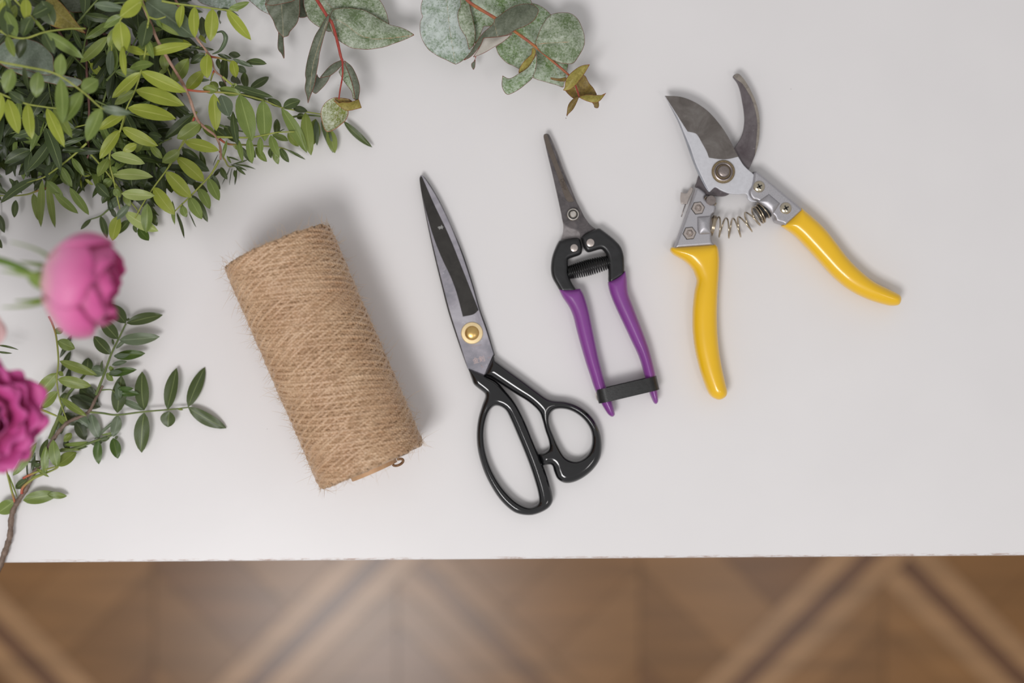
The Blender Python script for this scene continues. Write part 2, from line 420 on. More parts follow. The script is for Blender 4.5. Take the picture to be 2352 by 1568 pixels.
def euc_mat(name, base, bloom, spots=0.0, edge=srgb(130, 66, 48), veinc=None, bl=(0.35, 0.7), rough=0.5, trans=0.15, nscale=70):
    m, t, b = nt(name); b.inputs['Roughness'].default_value = rough
    f1 = noise(t, nscale, 5, 0.6); f2 = noise(t, 650, 5, 0.75, dist=0.3)
    fac = math_(t, 'ADD', math_(t, 'MULTIPLY', f1, 0.42), math_(t, 'MULTIPLY', f2, 0.58))
    col = ramp(t, fac, [(bl[0], base), (bl[1], bloom)])
    if spots:
        v = N(t, 'ShaderNodeTexVoronoi'); v.inputs['Scale'].default_value = 520
        g = N(t, 'ShaderNodeNewGeometry'); t.links.new(g.outputs['Position'], v.inputs['Vector'])
        s = math_(t, 'MULTIPLY', mrange(t, v.outputs['Distance'], 0.16, 0.26, 1, 0), mrange(t, noise(t, 50), 0.45, 0.6))
        col = mixc(t, math_(t, 'MULTIPLY', s, spots), col, srgb(62, 74, 44))
    a = N(t, 'ShaderNodeAttribute', attribute_name='mid')
    col = mixc(t, mrange(t, a.outputs['Fac'], 0.12, 0.42, 0.65, 0), col, veinc or srgb(178, 164, 130))
    a = N(t, 'ShaderNodeAttribute', attribute_name='edge')
    col = mixc(t, mrange(t, a.outputs['Fac'], 0.12, 0.42, 0.9, 0), col, edge)
    t.links.new(col, b.inputs['Base Color'])
    bump(t, b, f2, 0.25, 0.0006)
    tr = N(t, 'ShaderNodeBsdfTranslucent'); t.links.new(col, tr.inputs[0])
    ms = N(t, 'ShaderNodeMixShader'); ms.inputs[0].default_value = trans
    t.links.new(b.outputs[0], ms.inputs[1]); t.links.new(tr.outputs[0], ms.inputs[2])
    t.links.new(ms.outputs[0], t.nodes['Material Output'].inputs[0])
    return m
M['euc_pale'] = euc_mat('eucalyptus_pale', srgb(122, 144, 114), srgb(198, 208, 202), bl=(0.40, 0.54))
M['euc_green'] = euc_mat('eucalyptus_grey_green', srgb(104, 124, 82), srgb(190, 198, 180), bl=(0.42, 0.60), veinc=srgb(190, 140, 100))
M['euc_shaded'] = euc_mat('eucalyptus_shaded', srgb(104, 118, 98), srgb(140, 150, 136), bl=(0.38, 0.62))  # darker copy of the leaf colour, with the heap's shade put in
M['euc_spot'] = euc_mat('eucalyptus_spotted', srgb(104, 132, 74), srgb(186, 198, 178), spots=0.85, bl=(0.42, 0.57))
M['euc_dark'] = euc_mat('eucalyptus_dark', srgb(86, 94, 74), srgb(124, 130, 112), bl=(0.40, 0.62))
M['euc_under'] = euc_mat('eucalyptus_underside', srgb(186, 180, 168), srgb(206, 200, 190), bl=(0.3, 0.7))
M['euc_olive'] = euc_mat('eucalyptus_young_olive', srgb(134, 122, 48), srgb(182, 168, 88), bl=(0.38, 0.62), edge=srgb(150, 82, 52))
M['euc_brown'] = euc_mat('eucalyptus_young_brown', srgb(100, 78, 38), srgb(156, 134, 60), bl=(0.38, 0.62), edge=srgb(120, 66, 44))
M['euc_tip'] = euc_mat('eucalyptus_young_glossy', srgb(130, 140, 56), srgb(220, 224, 204), bl=(0.45, 0.60), edge=srgb(160, 96, 62), rough=0.3, nscale=45)

def rose_mat(name, deep, mid, light, trans=0.3):
    m, t, b = nt(name); b.inputs['Roughness'].default_value = 0.5; b.inputs['Sheen Weight'].default_value = 0.2
    uvn = N(t, 'ShaderNodeUVMap'); sep = N(t, 'ShaderNodeSeparateXYZ'); t.links.new(uvn.outputs[0], sep.inputs[0])
    f = math_(t, 'ADD', sep.outputs[1], math_(t, 'MULTIPLY', math_(t, 'SUBTRACT', noise(t, 60), 0.5), 0.5))
    col = ramp(t, f, [(0.0, light), (0.4, mid), (0.95, deep)])
    t.links.new(col, b.inputs['Base Color'])
    tr = N(t, 'ShaderNodeBsdfTranslucent'); t.links.new(col, tr.inputs[0])
    ms = N(t, 'ShaderNodeMixShader'); ms.inputs[0].default_value = trans
    t.links.new(b.outputs[0], ms.inputs[1]); t.links.new(tr.outputs[0], ms.inputs[2])
    t.links.new(ms.outputs[0], t.nodes['Material Output'].inputs[0]); return m
M['rose_pink'] = rose_mat('pink_petal', srgb(230, 100, 172), srgb(244, 156, 202), srgb(252, 210, 212))
M['rose_mag'] = rose_mat('magenta_petal', srgb(222, 96, 172), srgb(198, 24, 122), srgb(150, 4, 78), 0.3)
M['rose_pale'] = rose_mat('pale_pink_petal', srgb(232, 196, 196), srgb(238, 208, 204), srgb(236, 214, 190), 0.3)
M['sepal'] = simple('green_sepal', srgb(120, 142, 62), 0.5, var=0.15)

# ------------------------------------------------------------------ floor: parquet of diamonds with chevron planks and double borders
ZF = -0.75
def wood(name, c, ang, k=0):
    m, t, b = nt(name); b.inputs['Roughness'].default_value = 0.27; b.inputs['Specular IOR Level'].default_value = 0.42
    g = N(t, 'ShaderNodeNewGeometry'); mp = N(t, 'ShaderNodeMapping'); t.links.new(g.outputs['Position'], mp.inputs['Vector'])
    mp.inputs['Rotation'].default_value = (0, 0, ang); mp.inputs['Scale'].default_value = (1.5, 22, 1)
    f = noise(t, 3.0, 6, 0.6, vec=mp.outputs[0], dist=0.4); f3 = noise(t, 9.0)
    col = ramp(t, f, [(0.3, tuple(x * 0.78 for x in c)), (0.7, tuple(x * 1.2 for x in c))])
    col = mixc(t, mrange(t, f3, 0.35, 0.7, 0, 0.35), col, tuple(x * 0.75 for x in c))
    t.links.new(col, b.inputs['Base Color']); return m
wc = [srgb(136, 96, 54), srgb(128, 90, 50), srgb(120, 82, 46), srgb(142, 102, 60), srgb(162, 124, 86), srgb(108, 74, 50)]
WM = []
for s, an in (('rising', -math.pi/4), ('falling', math.pi/4)):
    for i, c in enumerate(wc): WM.append(wood('oak_%s_tone_%s' % (s, 'abcdef'[i]), c, an))
SF = (H - ZF) / FPX
def fl(x, y): return ((x - 1176) * SF, (784 - y) * SF)
# lattice axes in floor pixels: p = x + y (borders at 2155 + 1118 k), q = x - y (borders at -332 + 1118 k)
PER = 1118.0; P0 = 2155.0; Q0 = -332.0; HB = 96.0; ST = 10.0
def clip(poly, a, b, c):
    """keep a*x + b*y <= c"""
    out = []
    for i in range(len(poly)):
        p, q = poly[i], poly[(i + 1) % len(poly)]; dp = a*p[0] + b*p[1] - c; dq = a*q[0] + b*q[1] - c
        if dp <= 0: out.append(p)
        if (dp < 0 and dq > 0) or (dp > 0 and dq < 0):
            t = dp / (dp - dq); out.append((p[0] + (q[0]-p[0])*t, p[1] + (q[1]-p[1])*t))
    return out
fa = Acc()
def plank(poly, mi, z=ZF):
    if len(poly) < 3: return
    pts = [fl(*p) for p in poly]
    ar = sum(pts[i][0]*pts[(i+1) % len(pts)][1] - pts[(i+1) % len(pts)][0]*pts[i][1] for i in range(len(pts)))
    if abs(ar) < 1e-6: return
    if ar < 0: pts.reverse()
    fa.add([(x, y, z) for x, y in pts], [tuple(range(len(pts)))], mi)
def pq(p, q): return ((p + q) / 2, (p - q) / 2)
rr = random.Random(3)
for i in range(-4, 5):
    for j in range(-4, 5):
        pa, pb = P0 + i*PER + HB, P0 + (i+1)*PER - HB; qa, qb = Q0 + j*PER + HB, Q0 + (j+1)*PER - HB
        cxp = (pq((pa+pb)/2, (qa+qb)/2)); cx, cy = cxp; hw = (pb - pa) / 2
        # chevron: left half planks rise "/", right half fall "\", peak up on the centre line
        for k in range(-8, 9):
            y0 = cy + k * 215.0 + 60; tone = rr.choice([0, 1, 2, 0, 3, 2]); tone2 = rr.choice([0, 1, 2, 3, 2])
            L = [(cx - 1.0, y0 + 0.8), (cx - 1.0, y0 + 214.2), (cx - 900, y0 + 214.2 + 899), (cx - 900, y0 + 0.8 + 899)]
            R = [(cx + 1.0, y0 + 0.8), (cx + 1.0, y0 + 214.2), (cx + 900, y0 + 214.2 + 899), (cx + 900, y0 + 0.8 + 899)]
            for poly, mi in ((L, tone), (R, 6 + tone2)):
                for a, b, c in ((1, 1, pb), (-1, -1, -pa), (1, -1, qb), (-1, 1, -qa)): poly = clip(poly, a, b, c)
                plank(poly, mi)
def strip(fixed, lo, hi, a, b, rising, mi):
    """border strip between offsets lo..hi of lattice line, running from a to b"""
    if rising: poly = [pq(fixed + lo, a), pq(fixed + hi, a), pq(fixed + hi, b), pq(fixed + lo, b)]
    else: poly = [pq(a, fixed + lo), pq(a, fixed + hi), pq(b, fixed + hi), pq(b, fixed + lo)]
    plank(poly, mi + (0 if rising else 6))
for i in range(-4, 6):
    for lo, hi, tn in ((-HB + 2, -ST - 1, 4), (-ST - 12, ST + 12, 5), (ST + 1, HB - 2, 4)):
        if tn == 4: lo, hi = (lo, -ST - 14) if lo < 0 else (ST + 14, hi)
        strip(P0 + i*PER, lo, hi, Q0 - 4*PER, Q0 + 5*PER, True, tn if tn == 5 else 4)
        for j in range(-4, 5):
            strip(Q0 + i*PER, lo, hi, P0 + j*PER + HB, P0 + (j+1)*PER - HB, False, (2 if tn == 5 else 3) if i == 0 else tn)
e = 4.0
b0 = len(fa.V)
fa.add([(-e, -e, ZF - 0.004), (e, -e, ZF - 0.004), (e, e, ZF - 0.004), (-e, e, ZF - 0.004)], [(0, 1, 2, 3)], 12)
# keep only the room's own area
o = fa.build('floor', WM + [simple('dark_floor_joint', srgb(70, 46, 30), 0.7)], None, smooth=False)
o['kind'] = 'structure'

# ------------------------------------------------------------------ white table
TA = math.atan(17 / 2352.0)
tm, t, b = nt('white_table_paint'); b.inputs['Roughness'].default_value = 0.33
tc = N(t, 'ShaderNodeTexCoord'); sep = N(t, 'ShaderNodeSeparateXYZ'); t.links.new(tc.outputs['Object'], sep.inputs[0])
base = ramp(t, noise(t, 14, 3), [(0.3, (0.750, 0.730, 0.731)), (0.7, (0.770, 0.750, 0.750))])
v = N(t, 'ShaderNodeTexVoronoi'); v.inputs['Scale'].default_value = 75; t.links.new(tc.outputs['Object'], v.inputs['Vector'])
spk = math_(t, 'MULTIPLY', mrange(t, v.outputs['Distance'], 0.018, 0.028, 1, 0), mrange(t, noise(t, 37, 1), 0.60, 0.64))
base = mixc(t, math_(t, 'MULTIPLY', spk, 0.55), base, srgb(120, 110, 104))
mpn = N(t, 'ShaderNodeMapping'); t.links.new(tc.outputs['Object'], mpn.inputs['Vector']); mpn.inputs['Scale'].default_value = (1, 14, 1)
ed = mrange(t, sep.outputs[1], 0.0006, 0.0021, 1, 0)
ed2 = math_(t, 'MULTIPLY', ed, mrange(t, sep.outputs[1], 0.0001, 0.0007, 0.15, 1))
chip = math_(t, 'MULTIPLY', math_(t, 'MULTIPLY', ed2, mrange(t, noise(t, 130, 5, 0.7, vec=mpn.outputs[0]), 0.52, 0.56)),
             mrange(t, noise(t, 7, 2), 0.40, 0.46))
chip = math_(t, 'MULTIPLY', chip, mrange(t, sep.outputs[2], 0.7488, 0.7494, 0, 1))
base = mixc(t, math_(t, 'MULTIPLY', chip, 1.0), base, srgb(150, 106, 78))
t.links.new(base, b.inputs['Base Color']); bump(t, b, noise(t, 30, 3), 0.04, 0.001)
tedge = thing('table', (-0.353, at(0, 1292)[1], ZF), 'white painted table with a worn front edge, standing on the parquet floor', 'table')
def box_geo(x0, y0, z0, x1, y1, z1):
    V = [(x, y, z) for z in (z0, z1) for x, y in ((x0, y0), (x1, y0), (x1, y1), (x0, y1))]
    return V, [(0, 3, 2, 1), (4, 5, 6, 7), (0, 1, 5, 4), (1, 2, 6, 5), (2, 3, 7, 6), (3, 0, 4, 7)]
# table built in its own frame: x along the front edge from photo left, y away from the viewer's side, z from the floor
def tpart(name, bx, mat, bev=0.0015):
    V, F = box_geo(*bx); me = bpy.data.meshes.new(name); me.from_pydata(V, [], F); me.materials.append(mat)
    o = bpy.data.objects.new(name, me); link(o, tedge)
    md = o.modifiers.new('bevel', 'BEVEL'); md.width = bev; md.segments = 2; me.update(); return o
tp = tpart('tabletop', (-0.35, 0, 0.722, 1.05, 0.72, 0.75), tm, 0.0007)
wp = simple('white_leg_paint', srgb(222, 219, 217), 0.4, var=0.02)
for a, bb in ((-0.30, 0.05), (0.95, 0.05), (-0.30, 0.62), (0.95, 0.62)):
    tpart('leg', (a, bb, 0, a + 0.05, bb + 0.05, 0.722), wp)
tpart('apron', (-0.25, 0.065, 0.66, 0.95, 0.085, 0.722), wp); tpart('apron', (-0.25, 0.635, 0.66, 0.95, 0.655, 0.722), wp)
tpart('apron', (-0.285, 0.10, 0.66, -0.265, 0.62, 0.722), wp); tpart('apron', (0.965, 0.10, 0.66, 0.985, 0.62, 0.722), wp)
tedge.rotation_euler = (0, 0, TA)

# ------------------------------------------------------------------ jute twine spool
def build_spool():
    R = 0.0375; zt = R
    top = Vector(at(635.5, 564.5, zt)); bot = Vector(at(856, 1071.5, zt))
    ax = (bot - top); L = ax.length; ax.normalize(); up = Vector((0, 0, 1)); sd = ax.cross(up).normalized()
    root = thing('jute_twine_spool', ((top.x + bot.x)/2, (top.y + bot.y)/2, 0), 'large spool of natural brown jute twine lying on the white table', 'twine')
    m, t, b = nt('jute_fibre'); b.inputs['Roughness'].default_value = 0.36; b.inputs['Sheen Weight'].default_value = 0.1; b.inputs['Coat Weight'].default_value = 0.8; b.inputs['Coat Roughness'].default_value = 0.36
    b.inputs['Sheen Roughness'].default_value = 0.4; b.inputs['Specular IOR Level'].default_value = 0.9
    f1 = noise(t, 45, 4); f2 = noise(t, 1400, 5, 0.7)
    col = ramp(t, f1, [(0.3, srgb(206, 164, 124)), (0.7, srgb(230, 196, 158))])
    col = mixc(t, mrange(t, f2, 0.35, 0.6, 0.7, 0), col, srgb(150, 112, 76)); col = mixc(t, mrange(t, f2, 0.55, 0.8, 0, 0.5), col, srgb(238, 214, 184))
    col = mixc(t, mrange(t, noise(t, 160, 2), 0.80, 0.84, 0, 0.4), col, srgb(110, 84, 56))
    t.links.new(col, b.inputs['Base Color']); bump(t, b, f2, 0.5, 0.0006); mj = m
    # base body
    prof = [(0.0155, 0.0015), (R - 0.006, 0.0), (R - 0.0026, 0.0012), (R - 0.0021, L/2), (R - 0.0026, L - 0.0012), (R - 0.006, L), (0.0155, L - 0.0015)]
    V, F = lathe_geo(top, prof, 64, ax); mk('wound_body', V, F[:-2], mj, root)
    prof = [(0.0150, -0.002), (0.0162, -0.002), (0.0162, L + 0.0035), (0.0150, L + 0.0035), (0.0150, -0.002)]
    V, F = lathe_geo(top, prof, 40, ax); mk('cardboard_core', V, F[:-2], simple('brown_card', srgb(196, 156, 118), 0.6, var=0.08), root, sharp=40)
    # winding: forward and backward traverses at about 16 degrees, phase creeping by one strand each time
    NP = 37; turns = 2.35; step = 0.00065; circ = 2*math.pi*R
    th = []; zz = []; rad = []; a = 0.0; rg = random.Random(5)
    for k in range(2 * NP):
        n = int(turns * circ / step); u = np.linspace(0, 1, n, endpoint=False)
        s = u if k % 2 == 0 else 1 - u
        # ease at the ends of each traverse
        z = 0.5 - 0.5*np.cos(np.pi*s); z = 0.80*s + 0.20*z
        th.append(a + u*turns*2*np.pi); a = th[-1][-1] + 2*np.pi*step/circ
        a += 2*np.pi*((0.0023/0.287)/circ/2) + rg.uniform(-0.010, 0.010) - (2*np.pi*(turns*2 % 1)/2 if True else 0)
        zz.append(0.0012 + z*(L - 0.0024) + 0.0004*np.sin(u*9 + k)); tz = th[-1]; zk = zz[-1]
        band = np.clip(2.6*np.sin(2*np.pi*(zk/0.0335 + tz*R*0.30/0.0335) + 0.7*np.sin(zk*90 + tz) + 0.8*np.sin(zk*41 - 2*tz + 1)), -1, 1)
        rad.append(R - 0.00175 + (0.00050 if k % 2 == 0 else -0.00050)*band + rg.uniform(-0.00012, 0.00012))
    th = np.concatenate(th); zz = np.concatenate(zz); rad = np.concatenate(rad)
    kk = np.ones(11)/11; rad = np.convolve(np.pad(rad, 5, mode='edge'), kk, mode='valid')[:len(th)]
    rad = rad + 0.00018*np.sin(np.arange(len(th))*0.013) + 0.00012*np.sin(np.arange(len(th))*0.041)
    # ends round over slightly
    A = np.array(ax); S = np.array(sd); U = np.array(up); T0 = np.array(top)
    rend = np.minimum(zz, L - zz); rad = rad - 0.0012*np.exp(-(rend/0.0022)**2)
    rd = np.cos(th)[:, None]*U + np.sin(th)[:, None]*S
    P = T0 + zz[:, None]*A + rad[:, None]*rd
    T = np.gradient(P, axis=0); T /= np.linalg.norm(T, axis=1)[:, None]; B = np.cross(T, rd); B /= np.linalg.norm(B, axis=1)[:, None]
    k = 10; ph = np.arange(k)/k*2*np.pi; s = np.arange(len(P))*step
    tw = s*2*np.pi/0.0047
    thick = 0.00124*(1 + 0.12*np.sin(s*90) + 0.08*np.sin(s*211 + 1))
    r = thick[:, None]*(0.56 + 0.56*np.abs(np.cos(ph[None, :] - tw[:, None])))
    V = P[:, None, :] + r[:, :, None]*(np.cos(ph)[None, :, None]*rd[:, None, :] + np.sin(ph)[None, :, None]*B[:, None, :])
    n = len(P); i = np.arange(n - 1)[:, None]*k; j = np.arange(k)[None, :]; j2 = (j + 1) % k
    F = np.stack([i + j, i + j2, i + k + j2, i + k + j], -1).reshape(-1, 4)
    mk('twine', V.reshape(-1, 3), F, mj, root)
    # loose fibres
    ac = Acc(); rg = np.random.default_rng(11)
    for q in range(9000):
        thq = rg.uniform(-math.pi, math.pi) if rg.random() < 0.25 else rg.normal(0, 0.95)
        zq = rg.uniform(0, 1)*L if rg.random() < 0.985 else rg.choice([0.0005, L - 0.0005])
        rdv = math.cos(thq)*U + math.sin(thq)*S; tn = np.cross(A, rdv)
        p = T0 + zq*A + (R - 0.0006)*rdv
        tw_ = rg.normal(0, 0.8); d = (math.cos(tw_)*tn + math.sin(tw_)*A)*rg.choice([-1, 1]) + rdv*abs(rg.normal(0.0, 0.11))*(1 if rg.random() < 0.6 else 0.3); d /= np.linalg.norm(d)
        ln = rg.gamma(2.2, 0.0022) + 0.002; ln = min(ln, 0.020); pts = [p]; cur = rg.normal(0, 0.55, 3)
        for e_ in range(5):
            d = d + cur*0.55; d /= np.linalg.norm(d); p = p + d*ln/5
            rel = p - T0; ar = rel - np.dot(rel, A)*A; lr = np.linalg.norm(ar)
            if lr < R - 0.0004 and 0 < np.dot(rel, A) < L: p = p + ar/lr*(R - 0.0004 - lr)
            p[2] = max(p[2], 0.0003); pts.append(p.copy())
        V, F = tube_geo(pts, np.array([0.00006, 0.00006, 0.00006, 0.00005, 0.00004, 0.00002])*rg.uniform(0.6, 1.5), 3, cap=False); ac.add(V, F)
    f = ac.build('loose_fibre', simple('jute_hair', srgb(214, 182, 144), 0.55, var=0.12), root); f['kind'] = 'stuff'
    # loose loop of twine at the near end
    c0 = np.array(at(914, 1062, 0.045)); pts = []
    for q in range(14):
        a_ = q/13*math.pi*1.5; pts.append(c0 + A*(0.0018*math.sin(a_)) + S*(0.0035*math.cos(a_)) + np.array((0, 0, -0.004*q/13)))
    V, F = tube_geo(pts, 0.0009, 8); mk('twine_end', V, F, simple('dark_jute', srgb(120, 86, 56), 0.7, var=0.2), root)
build_spool()

# ------------------------------------------------------------------ tailor scissors
def scissors():
    root = thing('tailor_scissors', at(1130, 800, 0), 'long black-handled tailor scissors with a brass pivot, right of the twine spool', 'scissors')
    zb = 0.0068
    low = [(141, 66, 1), (165, 80), (215, 150), (275, 255), (345, 405), (428, 600), (496, 805), (552, 1000), (598, 1128), (652, 1312, 1), (600, 1440, 1), (464, 1404, 1), (440, 1340), (390, 1195), (330, 1010), (281, 820), (232, 620), (184, 400), (146, 200), (131, 90)]
    up = [(135, 70, 1), (150, 68), (190, 120), (260, 235), (340, 400), (420, 600), (490, 810), (545, 1000), (590, 1130), (645, 1305, 1), (580, 1452, 1), (466, 1408, 1), (450, 1360), (400, 1200), (340, 1010), (290, 820), (240, 620), (190, 400), (150, 200)]
    sc = lambda p, f: p
    plate('lower_blade', outline('T5', low, 0.005), M['shear_dark'], root, 0.0012, 0.0048, 0.0006)
    ub = plate('upper_blade', outline('T5', up, zb), M['shear_steel'], root, 0.005, zb, 0.0004)
    dk = [(137, 76, 1), (148, 78), (165, 115), (232, 268), (332, 478), (422, 700), (540, 1000, 1), (505, 1030), (432, 1046, 1), (388, 880), (345, 765), (290, 650), (230, 500), (172, 300), (142, 150)]
    plate('blackened_bevel', outline('T5', dk, zb), M['shear_dark'], ub, zb - 0.0002, zb + 0.0003, 0.00015, label='black oxide coated bevel')
    ch = [(256, 428, 1), (268, 420, 1), (276, 424, 1), (284, 410, 1), (291, 420, 1), (298, 426, 1), (292, 432, 1), (293, 441, 1), (280, 436, 1), (270, 444, 1), (264, 436, 1)]
    plate('worn_spot', outline('T5', ch, zb), M['spot'], ub, zb + 0.0002, zb + 0.00038, 0.00004, label='bare bright worn spot')
    # pivot
    c = cpt('T5', 495, 1160, zb); s = 1 / 3.0154 * (H - zb) / FPX
    pv = lathe('pivot_washer', (c[0], c[1], zb), [(76*s, 0), (76*s, 0.0005), (72*s, 0.0009), (50*s, 0.0010), (49*s, 0.0006)], M['brasspale'], root, 48, label='pale brass washer')
    pr = [(48*s, 0.0006)] + [(48*s*math.cos(a), 0.0010 + 0.0020*math.sin(a)) for a in np.linspace(0, math.pi/2 - 0.08, 9)]
    lathe('rivet', (c[0], c[1], zb), pr, M['brass'], pv, 40, label='domed brass rivet')
    # engraved characters
    fc = bpy.data.curves.new('eng', 'FONT'); fc.body = '金剣'; fc.size = 0.0043; fc.extrude = 0.00004; fc.align_x = 'CENTER'
    to = bpy.data.objects.new('tmp', fc); COL.objects.link(to); dg = bpy.context.evaluated_depsgraph_get()
    me = bpy.data.meshes.new_from_object(to.evaluated_get(dg)); bpy.data.objects.remove(to)
    an = math.radians(15); cc = at(1101, 831, zb); ca, sa = math.cos(an), math.sin(an)
    V = [(cc[0] + v.co.x*ca - v.co.y*sa, cc[1] + v.co.x*sa + v.co.y*ca, zb + 0.00003 + v.co.z) for v in me.vertices]
    if len(V): mk('engraving', V, [tuple(p.vertices) for p in me.polygons], M['ink'], ub, smooth=False)
    ac = Acc()
    for (x0, y0, x1, y1) in ((490, 1252, 560, 1242), (558, 1378, 566, 1402), (562, 1390, 572, 1396), (604, 1334, 618, 1326)):
        V, F = tube_geo([cpt('T5', x0, y0, zb + 0.0001), cpt('T5', (x0+x1)/2, (y0+y1)/2, zb + 0.0001), cpt('T5', x1, y1, zb + 0.0001)], 0.00012, 5); ac.add(V, F)
    ac.build('engraved_mark', M['ink'], ub)
    # handles
    zc = 0.0062
    lo = [(130, 172, 1), (160, 260), (185, 315), (270, 385), (276, 420), (250, 490), (218, 600), (204, 720), (210, 850), (240, 980), (290, 1110), (370, 1250), (450, 1345), (540, 1410), (650, 1430), (740, 1412), (820, 1368), (858, 1310), (856, 1240), (830, 1150), (790, 1030), (745, 920), (690, 790), (620, 620), (540, 470), (450, 360), (370, 280), (270, 228, 1)]
    hole = [(375, 492), (450, 528), (500, 620), (560, 760), (610, 880), (660, 1010), (700, 1130), (730, 1240), (735, 1310), (700, 1345), (640, 1355), (560, 1320), (480, 1250), (400, 1150), (330, 1020), (285, 880), (270, 740), (285, 620), (320, 530)]
    inflate('handle', [outline('T6', lo, zc)], M['black_enamel'], root, zc, 0.0052, 0.0042, [outline('T6', hole, zc)], 0.00035, 2.0, 3, label='large black finger loop')
    ro = [(352, 55, 1), (366, 98, 1), (450, 160), (600, 268), (720, 358), (830, 430), (960, 448), (1060, 480), (1150, 540), (1220, 620), (1265, 720), (1280, 830), (1265, 940), (1210, 1030), (1130, 1100), (1040, 1145), (960, 1153), (900, 1120), (870, 1060), (852, 1005), (820, 995), (768, 1005, 1), (735, 905, 1), (800, 880), (825, 850), (820, 790), (790, 700), (765, 610), (735, 540), (650, 460), (540, 390), (420, 310), (330, 250), (300, 237), (270, 228, 1)]
    rh = [(900, 520), (980, 525), (1060, 560), (1130, 620), (1180, 700), (1193, 780), (1180, 860), (1140, 920), (1080, 955), (1020, 955), (960, 920), (910, 840), (870, 750), (835, 660), (830, 590), (855, 540)]
    inflate('handle', [outline('T6', ro, zc)], M['black_enamel'], root, zc, 0.0056, 0.0052, [outline('T6', rh, zc)], 0.00035, 2.0, 3, label='round black thumb loop with a stop peg')
scissors()

# ------------------------------------------------------------------ purple handled snips
def helix(path, rad, turns, k=16, ph=0.0):
    P = smooth3(path, 30); n = len(P); T, Nn, B = frames(P); out = []
    m = int(turns * k)
    for i in range(m + 1):
        u = i / m * (n - 1); a = int(min(u, n - 2)); f = u - a
        p = P[a]*(1 - f) + P[a+1]*f; nn = Nn[a]*(1 - f) + Nn[a+1]*f; bb = B[a]*(1 - f) + B[a+1]*f
        r = rad(u/(n - 1)) if callable(rad) else rad; an = 2*math.pi*i/k + ph
        out.append(p + r*(math.cos(an)*nn + math.sin(an)*bb))
    return out
def snips():
    root = thing('floral_snips', at(1380, 620, 0), 'small pointed snips with purple handles held shut by a black strap', 'snips')
    lo = [(236, 119, 1), (262, 122), (280, 150), (322, 235), (375, 370), (432, 520), (490, 665), (545, 800), (575, 860), (590, 920), (560, 1000), (575, 1080), (585, 1140), (570, 1230), (480, 1260), (385, 1190), (385, 1180, 1), (405, 1110), (410, 1040), (400, 985), (395, 930), (450, 880), (400, 600), (300, 300)]
    plate('lower_blade', outline('T3', lo, 0.006), M['snip_lower'], root, 0.0045, 0.0062, 0.0003)
    up = [(212, 150), (216, 125), (235, 117), (256, 122), (285, 185), (340, 320), (400, 480), (470, 640), (535, 795), (580, 870), (620, 950), (680, 1030), (735, 1070, 1), (690, 1180), (600, 1190, 1), (582, 1150), (575, 1110), (540, 1078), (470, 1055), (430, 1030), (403, 985), (385, 900), (350, 740), (300, 520), (258, 350), (228, 220)]
    z1 = 0.0080
    ub = plate('upper_blade', outline('T3', up, z1), M['snip_steel'], root, 0.0062, z1, 0.0003)
    fc_ = [(214, 148), (218, 127), (235, 119), (250, 130), (275, 200), (330, 350), (400, 530), (460, 680), (518, 785, 1), (500, 798), (455, 795), (420, 740), (365, 580), (310, 430), (255, 290), (228, 210)]
    fo = plate('ground_face', outline('T3', fc_, z1), M['snip_face'], ub, z1 - 0.0001, z1 + 0.00025, 0.0001, label='brownish ground blade face')
    cu = bpy.data.curves.new('eng', 'FONT'); cu.body = 'Dnipr'; cu.size = 0.0036; cu.extrude = 0.00003; cu.align_x = 'CENTER'
    to = bpy.data.objects.new('tmp', cu); COL.objects.link(to); dg = bpy.context.evaluated_depsgraph_get()
    me = bpy.data.meshes.new_from_object(to.evaluated_get(dg)); bpy.data.objects.remove(to)
    an = -math.radians(70); cc = cpt('T3', 398, 632, z1); ca, sa = math.cos(an), math.sin(an)
    V = [(cc[0] + v.co.x*ca - v.co.y*sa, cc[1] + v.co.x*sa + v.co.y*ca, z1 + 0.00028 + v.co.z) for v in me.vertices]
    if len(V): mk('etched_lettering', V, [tuple(p.vertices) for p in me.polygons], M['inkdark'], ub, smooth=False)
    s = (H - z1)/FPX/4.3556; c = cpt('T3', 505, 927, z1)
    nb = lathe('pivot_nut', (c[0], c[1], z1), [(64*s, 0), (64*s, 0.0016), (58*s, 0.0020), (46*s, 0.0021), (38*s, 0.0012)], M['knurl'], root, 6, rot=0.25, sharp=20)
    lathe('nut_gap_shade', (c[0], c[1], z1), [(47*s, 0.0018), (47*s, 0.00222), (1e-5, 0.00222)], M['slotshade'], nb, 28)  # dark disc that paints the shade between ring and screw
    lathe('pivot_ring', (c[0], c[1], z1), [(60*s, 0.0018), (57*s, 0.0026), (49*s, 0.0027), (44*s, 0.0020)], M['chrome'], nb, 32)
    lathe('pivot_screw', (c[0], c[1], z1), [(34*s, 0.0018), (33*s, 0.0026), (26*s, 0.0031), (2*s, 0.0033)], M['chrome'], nb, 28)
    zc = 0.0075
    rb = [(735, 1070), (765, 1063), (792, 1077), (900, 1160), (978, 1240), (1012, 1330), (1019, 1420), (1020, 1485), (1022, 1535, 1), (882, 1625, 1), (858, 1590), (857, 1540), (855, 1450), (840, 1340), (800, 1280), (765, 1277), (675, 1303), (640, 1298), (612, 1260), (590, 1180), (590, 1150), (640, 1108)]
    inflate('metal_arm', [outline('T3', rb, zc)], M['black_rubber'], root, zc, 0.0045, 0.0025, (), 0.0004, 2.2, 3, label='black coated arm on the right')
    lb = [(365, 1188, 1), (440, 1168), (545, 1157), (580, 1185), (598, 1280), (575, 1330), (465, 1370), (456, 1400), (460, 1500), (472, 1560), (515, 1640), (566, 1705, 1), (384, 1712, 1), (350, 1650), (300, 1560), (284, 1480), (288, 1400), (302, 1330), (335, 1245)]
